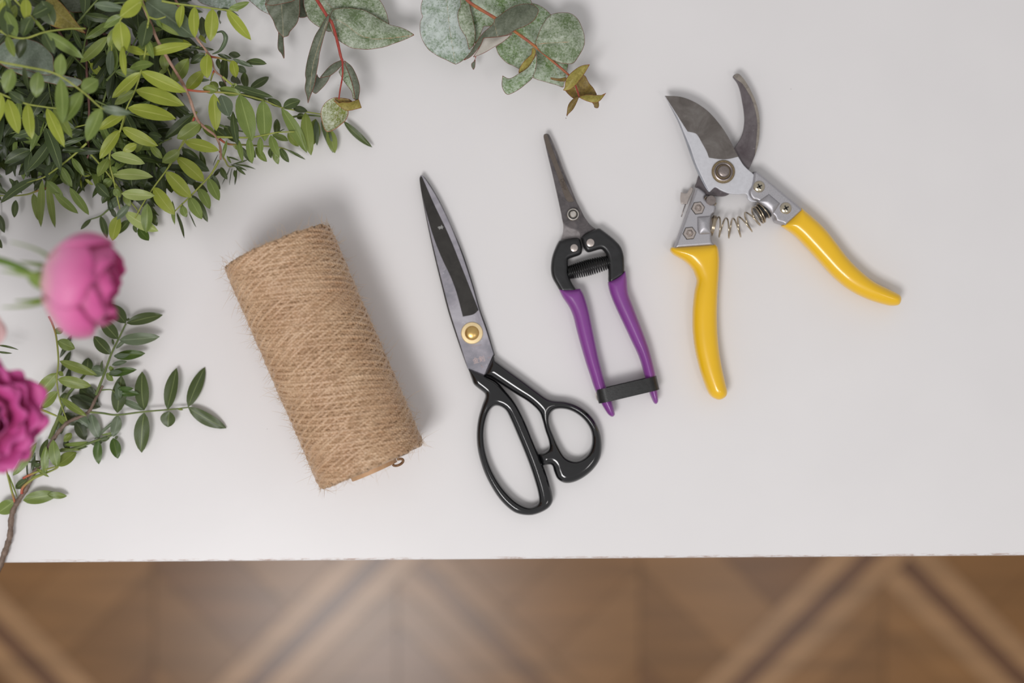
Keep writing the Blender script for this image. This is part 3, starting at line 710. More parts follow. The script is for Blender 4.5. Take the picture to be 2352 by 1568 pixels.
    inflate('metal_arm', [outline('T3', lb, zc)], M['black_rubber'], root, zc, 0.0045, 0.0025, (), 0.0004, 2.2, 3, label='black coated arm on the left')
    for x, y, r in ((680, 1208, 40), (517, 1260, 38)):
        c = cpt('T3', x, y, zc + 0.0045); lathe('rivet', (c[0], c[1], zc + 0.0043), [(r*s, 0), (r*s*0.97, 0.0005), (r*s*0.8, 0.0007), (1e-5, 0.0007)], M['nickel'], root, 28)
    zs = 0.0075; sp = [cpt('T3', 455, 1510, zs), cpt('T3', 660, 1455, zs), cpt('T3', 880, 1395, zs)]
    r0 = 70*s; P = helix(sp, lambda u: r0*(0.78 + 0.32*math.sin(math.pi*min(1, max(0, u)))), 22)
    V, F = tube_geo(P, 0.00058, 6); mk('spring', V, F, M['blackwire'], root)
    zh = 0.0085
    lp = [(343, 262, 1), (440, 266), (546, 257, 1), (575, 300), (603, 375), (632, 480), (657, 600), (690, 760), (722, 910), (760, 1060), (792, 1190), (850, 1330), (876, 1440), (870, 1462), (850, 1473), (825, 1462), (800, 1435), (740, 1335), (680, 1200), (640, 1080), (600, 960), (550, 790), (510, 640), (480, 520), (440, 430), (380, 340)]
    inflate('grip', [outline('T4', lp, zh)], M['purple'], root, zh, 0.0068, 0.0056, (), 0.0004, 2.0, 4, label='purple plastic grip on the left')
    rp = [(975, 88, 1), (900, 150), (808, 196, 1), (812, 230), (832, 310), (880, 430), (960, 600), (1030, 750), (1100, 900), (1150, 1060), (1195, 1225), (1240, 1335), (1265, 1352), (1286, 1325), (1278, 1200), (1262, 1080), (1240, 980), (1200, 830), (1150, 690), (1100, 560), (1050, 430), (1003, 300), (990, 160)]
    inflate('grip', [outline('T4', rp, zh)], M['purple'], root, zh, 0.0068, 0.0056, (), 0.0004, 2.0, 4, label='purple plastic grip on the right')
    # strap loop around both grips
    zt = 0.0168; a = np.array(cpt('T4', 712, 1282, 0.010)); bpt = np.array(cpt('T4', 1282, 1148, 0.010)); u = bpt - a; u[2] = 0; Ls = np.linalg.norm(u); u /= Ls; vv = np.array((-u[1], u[0], 0))
    wd = 0.0094; ring = []
    for q in range(17): an = math.pi/2 + math.pi*q/16; ring.append((0.006 + 0.0062*math.cos(an), 0.0088 + 0.0082*math.sin(an)))
    for q in range(17): an = -math.pi/2 + math.pi*q/16; ring.append((Ls - 0.006 + 0.0062*math.cos(an), 0.0088 + 0.0082*math.sin(an)))
    V = []; F = []; n = len(ring); cx = Ls/2
    for off, sc_ in ((-wd/2, 0), (wd/2, 0), (wd/2, 1), (-wd/2, 1)):
        for i, (x, z) in enumerate(ring):
            if sc_: x = cx + (x - cx)*(1 - 0.0030/Ls*2); z = 0.0088 + (z - 0.0088)*0.83
            p = np.array((a[0], a[1], 0)) + u*x + vv*off + np.array((0, 0, z)); V.append(tuple(p))
    for r in range(4):
        for i in range(n): F.append((r*n + i, r*n + (i+1) % n, ((r+1) % 4)*n + (i+1) % n, ((r+1) % 4)*n + i))
    st = mk('strap', V, F, M['leather'], root, sharp=40, label='black leather closing strap')
    c = np.array((a[0], a[1], 0.0075)) - u*0.0002
    lathe('strap_rivet', tuple(c), [(0.0030, -0.0004), (0.0030, 0.0002), (0.0018, 0.0007), (1e-5, 0.0008)], M['chrome'], st, 24, axis=tuple(-u + np.array((0, 0, 0.35))))
snips()

# ------------------------------------------------------------------ yellow handled pruning shears
def pruner():
    root = thing('pruning_shears', at(1690, 470, 0), 'open pruning shears with yellow handles and a silver spring head', 'pruning shears')
    s1 = FPX*3.647; S1 = lambda z: (H - z)/FPX/3.647; S9 = lambda z: (H - z)/FPX/5.2267
    hook = [(745, 165), (772, 143), (800, 150), (850, 210), (900, 300), (935, 380), (960, 480), (967, 580), (960, 700), (940, 790), (910, 870), (872, 948), (800, 1060), (700, 1158), (600, 1166), (510, 1152), (430, 1088), (440, 1050), (472, 970), (600, 880), (720, 800), (785, 720), (825, 640), (840, 560), (840, 480), (825, 380), (805, 280), (780, 215)]
    hk = plate('hook_blade', outline('T1', hook, 0.0095), M['hook_grey'], root, 0.0060, 0.0095, 0.0005)
    sp = [(745, 165, 1), (772, 143), (800, 150), (850, 210), (900, 300), (935, 380), (960, 480), (967, 580), (960, 700), (940, 790), (925, 830, 1), (938, 700), (946, 580), (936, 480), (905, 370), (870, 300), (820, 225), (785, 200)]
    plate('spine_edge', outline('T1', sp, 0.0098), M['hook_edge'], hk, 0.0093, 0.0098, 0.0002, label='lighter worn spine of the hook blade')
    bl = [(172, 328, 1), (300, 336), (420, 380), (530, 455), (620, 553), (690, 653), (742, 750), (790, 842, 1), (832, 908), (880, 955), (908, 978), (940, 1010), (1000, 1060), (960, 1200), (900, 1215), (868, 1190), (852, 1150), (770, 1152), (700, 1142), (640, 1118), (608, 1098), (588, 1096), (546, 1134, 1), (514, 1075), (474, 990), (425, 880), (385, 760), (335, 640), (290, 530), (240, 440)]
    zb = 0.0128
    # lower rim carries the slanted back of the blade
    rim = [(172, 328, 1), (235, 445), (285, 545), (330, 655), (370, 770), (412, 885), (462, 1000), (505, 1085), (540, 1136, 1), (570, 1090), (560, 1000), (520, 880), (440, 700), (340, 520), (230, 350)]
    plate('blade_spine', outline('T1', rim, 0.0112), M['bevelsteel'], root, 0.0088, 0.0112, 0.0004)
    cb = plate('cutting_blade', outline('T1', bl, zb), M['castbase'], root, 0.0097, zb, 0.0004)
    dk = [(172, 328, 1), (300, 336), (420, 380), (530, 455), (620, 553), (690, 653), (742, 750), (787, 838, 1), (700, 858), (620, 858), (541, 846, 1), (520, 790), (484, 725), (452, 668), (425, 642), (362, 627, 1), (300, 530), (240, 435)]
    plate('blackened_face', outline('T1', dk, zb), M['blade_grey'], cb, zb - 0.0002, zb + 0.0003, 0.00015, label='dark grey used blade face')
    # pivot bolt
    c = cpt('T1', 660, 965, zb); k = 96; q = S1(zb)
    V, F = lathe_geo((c[0], c[1], zb), [(95*q, 0), (95*q, 0.0010), (88*q, 0.0015), (80*q, 0.0016), (76*q, 0.0008)], k)
    V = [((x - c[0])*(1 + (0.045 if (i % k) % 2 else 0)*(i//k < 3)) + c[0], (y - c[1])*(1 + (0.045 if (i % k) % 2 else 0)*(i//k < 3)) + c[1], z) for i, (x, y, z) in enumerate(V)]
    wa = mk('knurled_washer', V, F, M['knurl'], root, sharp=25, label='knurled brass coloured washer')
    lathe('pivot_nut', (c[0], c[1], zb), [(78*q, 0.0006), (78*q, 0.0014), (70*q, 0.0016), (62*q, 0.0013), (58*q, 0.0008), (52*q, 0.0007)], M['bolt'], wa, 48)
    pr = [(52*q, 0.0006), (51*q, 0.0020), (47*q, 0.0028), (40*q, 0.0032), (34*q, 0.0034), (1e-5, 0.0034)]
    lathe('pivot_bolt', (c[0], c[1], zb), pr, M['bolt'], wa, 36)
    # right arm
    zr = 0.0092
    ra = [(905, 967, 1), (932, 962, 1), (1000, 1012), (1305, 1268, 1), (1320, 1295, 1), (1165, 1435, 1), (1150, 1412), (1090, 1390), (1068, 1345), (1010, 1300), (940, 1225), (895, 1210), (866, 1170), (862, 1130), (888, 1085), (900, 1020)]
    inflate('arm', [outline('T1', ra, zr)], M['cast'], root, zr, 0.0062, 0.0018, (), 0.0004, 2.0, 2, label='silver cast arm joined to the right grip')
    bk = [(1045, 1145, 1), (1142, 1228, 1), (1080, 1322, 1), (950, 1212, 1)]
    inflate('spring_mount', [outline('T1', bk, 0.0165)], M['cast'], root, 0.0145, 0.0035, 0.0050, (), 0.0004, 2.0, 3, hb=0.004, zmin=0.009)
    for x, y in ((960, 1090), (1183, 1270)):
        zt = zr + 0.0060; c = cpt('T1', x, y, zt)
        pr = [(49*q, -0.0005), (49*q, 0.0004)] + [(49*q*math.cos(a), 0.0004 + 0.0016*math.sin(a)) for a in np.linspace(0.1, 1.5, 8)]
        sw = lathe('screw', (c[0], c[1], zt), pr, M['screw'], root, 32)
        ac = Acc()
        for rt in (0.5, 0.5 + math.pi/2):
            ux, uy = math.cos(rt), math.sin(rt); l, w_ = 24*q, 6*q; V = []
            for z in (zt + 0.0010, zt + 0.00206):
                for a, b_ in ((-l, -w_), (l, -w_), (l, w_), (-l, w_)): V.append((c[0] + a*ux - b_*uy, c[1] + a*uy + b_*ux, z))
            ac.add(V, [(0, 3, 2, 1), (4, 5, 6, 7), (0, 1, 5, 4), (1, 2, 6, 5), (2, 3, 7, 6), (3, 0, 4, 7)])
        ac.build('cross_slot', M['slotshade'], sw, smooth=False)  # dark raised bars painted in place of the shaded slot
    # left arm
    def P(x, y, *c_): return (x, y) + tuple(c_)
    la = [(1596.5, 431, 1), (1604, 432), (1620, 446), (1618, 456), (1628, 462), (1643, 474), (1641, 490), (1634, 497), (1635.5, 520), (1634, 550), (1642, 566, 1), (1545, 573, 1)]
    zl = 0.0088
    inflate('arm', [outline('P', la, zl)], M['cast'], root, zl, 0.0060, 0.0018, (), 0.0004, 2.0, 2, label='silver cast arm joined to the left grip')
    bk = [(218, 1028, 1), (386, 1014, 1), (388, 1240, 1), (242, 1248, 1), (220, 1180)]
    inflate('spring_mount', [outline('T9', bk, 0.0165)], M['cast'], root, 0.0142, 0.0035, 0.0065, (), 0.0004, 2.0, 3, hb=0.004, zmin=0.009)
    q9 = S9(0.015)
    for x, y, rt in ((225, 930, 0.12), (123, 1232, 0.10)):
        zt = zl + 0.0058; c = cpt('T9', x, y, zt)
        lathe('nut_recess_shade', (c[0], c[1], zt), [(84*q9, -0.0008), (84*q9, 0.0004), (1e-5, 0.0004)], M['slotshade'], root, 6, rot=rt, sharp=20)  # dark hexagon under the nut, painting the shadow around its edge
        nu = lathe('hex_nut', (c[0], c[1], zt), [(76*q9, -0.0006), (76*q9, 0.0014), (66*q9, 0.0018), (46*q9, 0.0018), (40*q9, 0.0006)], M['nickel'], root, 6, rot=rt, sharp=20)
        lathe('bolt_end', (c[0], c[1], zt), [(30*q9, 0.0004), (29*q9, 0.0019), (22*q9, 0.0023), (14*q9, 0.0018), (1e-5, 0.0017)], M['nickel'], nu, 24)
    zt = 0.0150; c = cpt('T9', 380, 838, zt)
    pn = lathe('lock_pin', (c[0], c[1], 0.008), [(61*q9, 0), (61*q9, 0.0080), (56*q9, 0.0086), (1e-5, 0.0087)], M['bolt'], root, 32)
    V, F = tube_geo([np.array((c[0] + 72*q9*math.cos(a), c[1] + 72*q9*math.sin(a), 0.0140)) for a in np.linspace(2.4, 5.9, 24)], 0.00045, 6)
    mk('retaining_clip', V, F, M['wire'], root)
    # locking catch on the far left
    lt = [(640, 350), (740, 400), (700, 560), (600, 760), (520, 980, 1), (480, 1020), (260, 1010, 1), (225, 800), (250, 545, 1), (380, 580), (490, 575), (560, 480)]
    plate('locking_catch', outline('TL', lt, 0.0075), M['nickel'], root, 0.0050, 0.0078, 0.0005)
    V, F = tube_geo([cpt('TL', 430, 1020, 0.006), cpt('TL', 345, 1260, 0.006), cpt('TL', 262, 1530, 0.006)], 0.00035, 6); mk('catch_spring_wire', V, F, M['bolt'], root)
    # spring
    zs = 0.0095; s9 = S9(zs)
    pth = [cpt('T9', 385, 1135, zs), cpt('T9', 450, 1150, zs), cpt('T9', 545, 1165, zs), cpt('T9', 650, 1170, zs), cpt('T9', 750, 1145, zs), cpt('T9', 850, 1085, zs), cpt('T9', 930, 1025, zs), cpt('T9', 1010, 985, zs)]
    Pp = smooth3(pth, 30); T, Nn, B = frames(Pp); n = len(Pp); out = []; kk = 20; us = []
    for tr in range(0, 3*kk): us.append((tr/(3*kk))*0.085)
    for tr in range(0, 5*kk + kk//2): us.append(0.085 + (tr/(5.5*kk))*0.80)
    for tr in range(0, 2*kk): us.append(0.885 + (tr/(2*kk))*0.08)
    for i, uu in enumerate(us):
        x = uu*(n - 1); a = int(min(x, n - 2)); f = x - a; an = 2*math.pi*i/kk + 2.0; r = 118*s9*(1 - 0.08*max(0, (uu - 0.75)/0.25))
        p = Pp[a]*(1 - f) + Pp[a+1]*f; out.append(p + r*(math.cos(an)*Nn[a] + math.sin(an)*B[a]))
    V, F = tube_geo(smooth3(out, 2), 0.00055, 7); mk('spring', V, F, M['wire'], root)
    ad = np.array(cpt('T9', 1090, 900, zs)) - np.array(cpt('T9', 960, 1010, zs)); ad /= np.linalg.norm(ad)
    c = np.array(cpt('T9', 945, 1012, zs))
    lathe('rubber_bumper', tuple(c), [(30*s9, 0), (96*s9, 0.0004), (104*s9, 0.0012), (92*s9, 0.0030), (96*s9, 0.0045), (116*s9, 0.0052), (116*s9, 0.0070), (40*s9, 0.0090)], M['black_rubber'], root, 32, axis=tuple(ad), label='black rubber spring seat')
    V, F = tube_geo([c + ad*0.0048 + 114*s9*(math.cos(a)*np.array((-ad[1], ad[0], 0)) + math.sin(a)*np.array((0, 0, 1))) for a in np.linspace(0, 6.4, 40)], 0.0005, 6)
    mk('seat_ring', V, F, M['wire'], root)
    # grips
    zh = 0.0092
    lg = [(212, 236, 1), (400, 224), (562, 211, 1), (584, 235), (595, 290), (597, 370), (592, 480), (584, 620), (580, 760), (583, 900), (595, 1050), (618, 1190), (645, 1315), (661, 1385), (650, 1430), (600, 1456), (545, 1437), (512, 1400), (478, 1318), (438, 1195), (405, 1050), (387, 900), (386, 750), (400, 600), (418, 510), (405, 455), (380, 405), (325, 350), (228, 292), (205, 258)]
    inflate('grip', [outline('T2', lg, zh)], M['yellow'], root, zh, 0.0088, 0.0085, (), 0.00045, 2.3, 5, label='curved yellow plastic grip on the left')
    rg = [(1250, -80, 1), (1175, -5), (1092, 66, 1), (1200, 141), (1300, 242), (1400, 352), (1500, 461), (1600, 548), (1700, 611), (1820, 664), (1955, 702), (2020, 702), (2042, 685), (2051, 648), (2035, 615), (1950, 570), (1830, 509), (1720, 420), (1620, 318), (1530, 200), (1440, 88), (1345, -2)]
    inflate('grip', [outline('T2', rg, zh)], M['yellow'], root, zh, 0.0088, 0.0080, (), 0.00045, 2.3, 5, label='straight yellow plastic grip on the right')
pruner()

# ------------------------------------------------------------------ mastic branches (pinnate leaves)
def leaflet(ac, b, t, wd, tone, roll=0.0, arch=0.0, fold=0.22, curve=0.0, rnd=random):
    """one leaflet from b to t, width wd (m), tone = material slot"""
    b = np.array(b, float); t = np.array(t, float); d = t - b; L = np.linalg.norm(d); d /= L
    s = np.cross(np.array((0, 0, 1.0)), d); ls = np.linalg.norm(s); s = s/ls if ls > 1e-6 else np.array((1.0, 0, 0))
    n = np.cross(d, s); s, n = s*math.cos(roll) + n*math.sin(roll), n*math.cos(roll) - s*math.sin(roll)
    V = []; U = []; F = []; nl = 9
    for i in range(nl + 1):
        v = i/nl; w_ = wd/2*(max(0.0, math.sin(math.pi*min(1, v*0.97 + 0.015)**0.92))**0.72)
        if i == 0: w_ = wd*0.03
        if i == nl: w_ = wd*0.02
        c = b + d*L*v + n*(arch*L*4*v*(1-v)) + s*(curve*L*4*v*(1-v)) - np.array((0, 0, 1))*L*0.05*v*v
        for u in (-1, -0.5, 0, 0.5, 1):
            p = c + s*w_*u + n*(abs(u)*fold*w_ + 0.0003*math.sin(7*v + 3*u + L*900))
            V.append((p[0], p[1], max(p[2], 0.0006))); U.append((u, v))
    for i in range(nl):
        for j in range(4): F.append((i*5 + j, i*5 + j + 1, (i+1)*5 + j + 1, (i+1)*5 + j))
    ac.add(V, F, tone, U)

def nearest_z(R3, x, y):
    d = [(p[0]-x)**2 + (p[1]-y)**2 for p in R3]; i = int(np.argmin(d)); return R3[i][2]

def compound(parent, crop, rach, z0, z1, leaves, stalk='stalk', r=0.0007, dz=(-3.0, 3.0), seed=None):
    """traced compound leaf. rach: crop points, heights mm z0->z1. leaves: 'bx by tx ty w tone' rows"""
    rnd = random.Random(seed if seed is not None else zlib.crc32((crop + str(leaves)[:40]).encode()) & 65535)
    s = CR[crop][2]
    R3 = []
    if rach:
        n = len(rach)
        for i, p in enumerate(rach):
            c2 = p[2] if len(p) > 2 else crop
            z = (z0 + (z1 - z0)*i/(n - 1))/1000.0; R3.append(cpt(c2, p[0], p[1], z))
        R3 = [tuple(q) for q in smooth3(R3, 6)]
    ac = Acc(); rows = [l.split() for l in leaves.strip().split(';') if l.strip()]
    for q in rows:
        bx, by, tx, ty, wd = map(float, q[:5]); tone = TONES.index(q[5]); extra = q[6:]
        zb = z1/1000.0
        if R3:
            x, y, _ = cpt(crop, bx, by, z1/1000.0); zb = nearest_z(R3, x, y)
        zt = zb + rnd.uniform(*dz)/1000.0
        if extra: zt = float(extra[0])/1000.0
        zt = max(zt, 0.0012); wm = wd/s*(H - zb)/FPX
        leaflet(ac, cpt(crop, bx, by, zb), cpt(crop, tx, ty, zt), wm, tone, rnd.uniform(-0.30, 0.30), rnd.uniform(-0.01, 0.05), rnd.uniform(0.08, 0.3), rnd.uniform(-0.03, 0.03))
    lf = ac.build('compound_leaf', LM, parent)
    if R3:
        V, F = tube_geo(R3, np.linspace(r*1.15, r*0.6, len(R3)), 7); mk('leaf_stalk', V, F, M[stalk], lf, uv=[(0, (i//7)/(len(R3) - 1)) for i in range(len(V))])
    return lf

TW = 0.66
def twig(parent, pts, mat, r0, r1, name='stem', knob=0.12):
    """pts: (crop, x, y, z mm)"""
    P = smooth3([cpt(c, x, y, z/1000.0) for c, x, y, z in pts], 8); n = len(P); r0 *= TW; r1 *= TW
    R = np.linspace(r0, r1, n)*(1 + knob*np.sin(np.arange(n)*1.1) + knob*0.6*np.sin(np.arange(n)*2.7 + 1))
    V, F = tube_geo(P, R, 10); return mk(name, V, F, M[mat], parent)

def auto_leaf(parent, base, ang, length, nl, z0, z1, tones, rnd, lw=19, ll=64, stalk='stalk_dark'):
    """generated compound leaf: base px, heading (deg, photo axes: 0 right, 90 down), length px"""
    n = 7; cur = rnd.uniform(-26, 26); P = []; x, y = base
    for i in range(n):
        a = math.radians(ang + cur*(i/(n-1))); z = z0 + (z1 - z0)*i/(n-1) + 2.5*math.sin(i/(n-1)*math.pi)
        P.append((x, y, max(z, 1.5), ang + cur*(i/(n-1)))); x += math.cos(a)*length/(n-1); y += math.sin(a)*length/(n-1)
    R3 = [at(p[0], p[1], p[2]/1000) for p in P]; ac = Acc(); tone0 = rnd.choice(tones)
    for k in range(nl):
        f = 0.20 + 0.76*k/max(1, nl-1); i = min(n-2, int(f*(n-1))); g = f*(n-1) - i
        bx = P[i][0]*(1-g) + P[i+1][0]*g; by = P[i][1]*(1-g) + P[i+1][1]*g; bz = P[i][2]*(1-g) + P[i+1][2]*g; ha = P[i][3]
        for sd in (-1, 1):
            sp = rnd.uniform(38, 66)*(1 - 0.35*f); a = math.radians(ha + sd*sp); L = ll*(0.75 + 0.5*math.sin(math.pi*f))*rnd.uniform(0.8, 1.12)
            L *= rnd.choice([1, 1, 1, 0.75]); z2 = max(1.5, bz + rnd.uniform(-6, 5))
            tone = TONES.index(tone0 if rnd.random() < 0.75 else rnd.choice(tones))
            wm = lw*rnd.uniform(0.8, 1.15)*(H - bz/1000)/FPX
            leaflet(ac, at(bx, by, bz/1000), at(bx + math.cos(a)*L, by + math.sin(a)*L, z2/1000), wm, tone, rnd.uniform(-0.8, 0.8), rnd.uniform(-0.02, 0.07), rnd.uniform(0.08, 0.35), rnd.uniform(-0.05, 0.05))
    lf = ac.build('compound_leaf', LM, parent)
    V, F = tube_geo(smooth3(R3, 4), np.linspace(0.0008, 0.0004, 4*(n-1)+1), 6); mk('leaf_stalk', V, F, M[stalk], lf)
    return lf

def bloc(x, y): return at(x, y, 0)
brA = thing('mastic_branch', bloc(440, 230), 'leafy mastic branch with a pinkish brown stem, nearest the jute spool', 'branch', 'heap of mastic branches')
twig(brA, [('A', 1500, -500, 46), ('A', 1720, 60, 50), ('A', 1880, 460, 50), ('A', 2000, 680, 47), ('A', 2240, 1090, 42), ('A', 2352, 1400, 38), ('D', 310, 140, 33), ('D', 440, 245, 28), ('D', 490, 370, 22), ('D', 492, 490, 18)], 'twig', 0.0018, 0.0011)
compound(brA, 'B', [(140, 1075), (300, 1095), (480, 1103), (780, 1130), (1060, 1200), (1290, 1290), (1560, 1338), (1780, 1372)], 42, 14, '''
 475 1125 500 1568 150 b; 560 1140 660 1395 185 g; 785 1135 930 1690 220 m; 1065 1205 1085 1690 190 m; 1290 1300 1590 1830 140 m; 1575 1350 1640 1860 150 o;
 1310 1290 1512 1205 125 d; 1290 1280 1120 1185 90 d; 1430 1300 1600 1335 80 k; 520 1080 340 1060 110 o; 800 1120 530 1060 110 m; 1100 1200 860 1130 90 d; 760 1740 700 1330 90 d''', 'stalk_red')
compound(brA, 'B', [(580, 920), (690, 1010), (800, 1060), (930, 1075)], 34, 24, '700 1025 1182 1160 95 d; 820 1060 790 1100 60 d; 700 1010 740 1060 90 o', 'stalk')
compound(brA, 'D', [(475, 495), (395, 640), (300, 745), (170, 880), (70, 975), (0, 1045)], 20, 20, '''
 360 690 475 922 112 m; 260 795 375 1012 105 m; 160 890 292 1120 120 m; 85 980 125 1100 80 m; 318 722 20 462 150 b; 172 885 -50 682 150 b; 380 670 450 705 60 g; 400 650 485 808 60 d''', 'stalk')
compound(brA, 'D', [(215, 45), (165, 180), (110, 300), (10, 450), (-60, 560)], 36, 26, '110 300 472 392 128 b; 60 390 -130 520 120 o; 280 95 30 268 150 o; 150 230 300 120 100 o', 'stalk_red')
compound(brA, 'D', [(450, 250), (600, 255), (800, 256), (950, 232), (1100, 202), (1275, 196)], 30, 24, '''
 560 285 515 490 42 m; 670 268 722 512 62 m; 790 262 822 530 86 m; 912 258 908 452 68 m; 1022 232 1112 470 92 m; 1040 228 1208 290 70 m 12; 1100 200 1170 168 12 d''', 'stalk')
compound(brA, 'D', [(480, 270), (570, 325), (740, 335), (900, 345), (1130, 365), (1250, 415)], 24, 10, '''
 865 360 982 512 80 m; 1060 395 1102 540 68 m; 1125 372 1215 520 72 d; 1190 385 1390 490 30 d; 1025 360 1025 475 56 d; 780 345 860 470 70 d; 620 330 720 390 60 o; 700 350 830 530 60 d''', 'stalk_red')
compound(brA, 'D', [(480, 400), (540, 500), (575, 560), (640, 560)], 18, 8, '''
 650 540 860 590 22 d; 600 545 768 606 26 d; 650 560 756 652 34 d; 592 570 505 752 12 k; 618 582 587 757 11 k; 665 590 642 760 24 k; 620 540 785 488 20 d; 495 572 562 700 64 d; 482 588 408 670 42 k; 560 450 605 530 26 m; 560 460 690 500 20 d; 470 430 410 560 8 k; 640 600 650 690 40 d''', 'stalk_red', r=0.0006)
compound(brA, 'D', [(90, 360), (140, 430), (160, 500)], 14, 10, '''
 80 380 272 498 90 d; 125 470 372 612 115 g; 30 590 235 768 110 g; 200 740 355 832 100 k; 190 865 352 1150 88 d; 28 1050 106 1322 36 k; 160 1040 232 1205 16 k; 270 400 340 600 60 d; 20 420 130 540 80 k''', 'stalk_dark')
compound(brA, 'D', [(1200, 50), (1400, 20), (1600, 40), (1780, 75)], 12, 6, '''
 1640 165 1700 420 112 o; 1562 60 1680 415 80 d; 1795 82 2097 358 76 d; 1505 70 1512 340 60 g; 1205 210 1318 352 88 o; 1090 60 1085 240 80 d; 1380 20 1300 50 70 d; 1500 60 1450 345 140 o 4; 1640 30 1730 0 60 d''', 'stalk_dark', dz=(-3, 1))
compound(brA, 'D', [(470, 120), (620, 170), (760, 200)], 16, 12, '640 75 640 285 78 d; 540 130 640 305 110 d; 430 160 560 260 100 d; 760 90 800 240 60 k; 300 130 450 260 90 o; 240 220 330 420 70 d; 560 40 700 90 50 g', 'stalk_dark')

brB = thing('mastic_branch', bloc(500, 150), 'leafy mastic branch with a thin pinkish twig and a leaf rolled into a hook', 'branch', 'heap of mastic branches')
twig(brB, [('B', -120, -260, 44), ('B', 120, 200, 42), ('B', 245, 425, 38), ('B', 380, 600, 34), ('B', 440, 690, 30), ('B', 490, 845, 26), ('B', 580, 930, 22), ('B', 625, 1040, 16)], 'twig', 0.0014, 0.0008)
compound(brB, 'B', [(-150, 10), (0, 40), (240, 72), (480, 102), (650, 122), (770, 128)], 56, 48, '''
 245 80 245 448 132 b; 462 108 430 492 165 b; 632 122 918 475 135 b; 650 115 900 20 82 m; 545 120 770 185 90 d 20; 560 130 560 260 110 d 20; 100 50 60 330 120 b; 60 40 260 110 60 d 30''', 'stalk')
compound(brB, 'B', [(380, 640), (400, 660)], 36, 36, '400 650 395 935 155 b', 'stalk_red')
compound(brB, 'B', [(440, 680), (560, 700), (680, 735), (760, 760)], 32, 18, '''
 700 725 742 930 112 b; 705 705 945 795 55 g; 865 740 1108 762 92 d; 740 790 860 870 90 g 10; 620 690 600 1000 120 k 8; 655 655 795 665 80 k; 520 650 690 700 50 k; 850 870 855 1055 108 d 6; 910 1062 1132 920 100 d 6; 720 900 760 1010 120 k 5; 760 1130 1130 1200 60 d 6''', 'stalk_red')
compound(brB, 'B', [(480, 850), (455, 910), (440, 970)], 26, 20, '430 960 160 990 50 g; 150 1080 352 845 150 b; 520 700 545 830 60 d; 440 980 520 1100 110 o; 540 980 620 1060 70 d', 'stalk_red')
compound(brB, 'B', [(300, 560), (180, 600), (60, 610)], 22, 14, '''
 370 640 190 760 100 d; 300 560 100 620 70 k; 180 780 40 690 90 d; 30 935 170 695 140 o 30; 0 520 200 530 90 b 36; 480 600 230 570 40 k; 330 200 360 480 110 k; 310 420 380 510 60 b 40; 240 590 300 700 60 k; 0 480 110 580 70 m''', 'stalk_dark')
# curled leaf
P = smooth3([cpt('B', x, y, z) for x, y, z in ((455, 650, .034), (545, 610, .040), (605, 520, .044), (618, 440, .046), (575, 380, .044), (505, 392, .040))], 8)
n = len(P); T, Nn, Bb = frames(P); ac = Acc(); V = []; U = []; F = []
for i in range(n):
    w_ = 0.0034*math.sin(math.pi*min(1, (n - i)/n*0.9 + 0.08))**0.8 * (0.55 + 0.45*(n - i)/n)
    for j in range(7):
        a = (j/6 - 0.5)*3.6; V.append(tuple(P[i] + w_*0.62*(math.sin(a)*np.array((-T[i][1], T[i][0], 0)) + math.cos(a)*np.array((0, 0, 1))))); U.append((j/3 - 1, i/n))
for i in range(n-1):
    for j in range(6): F.append((i*7+j, i*7+j+1, (i+1)*7+j+1, (i+1)*7+j))
ac.add(V, F, 5, U); ac.build('curled_leaf', LM, brB, label='leaf rolled into a hook')

brC = thing('mastic_branch', bloc(150, 300), 'leafy mastic branch with a dark purple-brown upright stem in the upper left heap', 'branch', 'heap of mastic branches')
twig(brC, [('A', 980, -200, 22), ('A', 1010, 100, 24), ('A', 1035, 500, 26), ('A', 1045, 930, 24), ('A', 1070, 1300, 24), ('C', 1055, 300, 22), ('C', 1068, 470, 19), ('C', 1040, 580, 16), ('C', 1080, 710, 12)], 'twig_dark', 0.0016, 0.0008)
compound(brC, 'C', [(1040, 360), (850, 530), (600, 722), (480, 785), (300, 840)], 30, 20, '''
 862 535 1010 752 82 m; 732 640 862 880 92 m; 550 400 602 735 62 d; 450 785 0 1075 120 d 14; 512 800 480 1362 112 o 8; 572 805 652 1370 92 o 8; 655 955 932 1202 102 m 10; 838 890 1060 1215 112 m 10; 560 815 755 1000 112 m; 620 700 400 620 110 k''', 'stalk')
compound(brC, 'C', [(600, 890), (450, 930), (330, 972), (150, 992), (-60, 985)], 14, 7, '402 962 452 1280 102 o; 190 1042 168 1252 82 d; 500 780 410 930 80 k; 110 780 260 960 60 d; 205 800 172 960 90 d', 'stalk_red')
compound(brC, 'C', [(1080, 480), (1180, 590), (1290, 720), (1450, 930), (1600, 1100), (1680, 1200)], 22, 8, '''
 1500 1190 1895 1412 165 p; 1420 1232 1345 1530 148 b; 1560 1280 1405 1452 105 d; 1552 1092 1380 1285 92 g; 1442 1005 1298 1162 112 g; 1662 1380 1785 1528 118 v; 1605 1340 1640 1435 50 d; 1820 1180 1882 1352 92 d; 1392 870 1445 1010 82 o; 1345 790 1235 880 112 m; 1160 845 1312 1005 130 d; 1372 895 1222 1082 115 d; 1300 1000 1380 1250 60 k; 1500 960 1560 1120 90 o''', 'stalk')
compound(brC, 'C', [(1440, 1080), (1310, 1150), (1210, 1230), (1090, 1272)], 10, 4, '1208 1230 1280 1502 84 d; 1092 1270 965 1395 52 d; 1340 1150 1390 1250 60 d', 'stalk_dark')
compound(brC, 'C', [(1000, 700), (970, 760), (950, 800)], 14, 12, '970 750 860 735 22 b; 960 780 850 820 24 b; 950 790 905 910 22 b; 960 790 980 900 22 b; 1000 760 1090 745 22 b; 1020 790 1120 860 40 b; 1000 720 900 740 20 b', 'stalk')
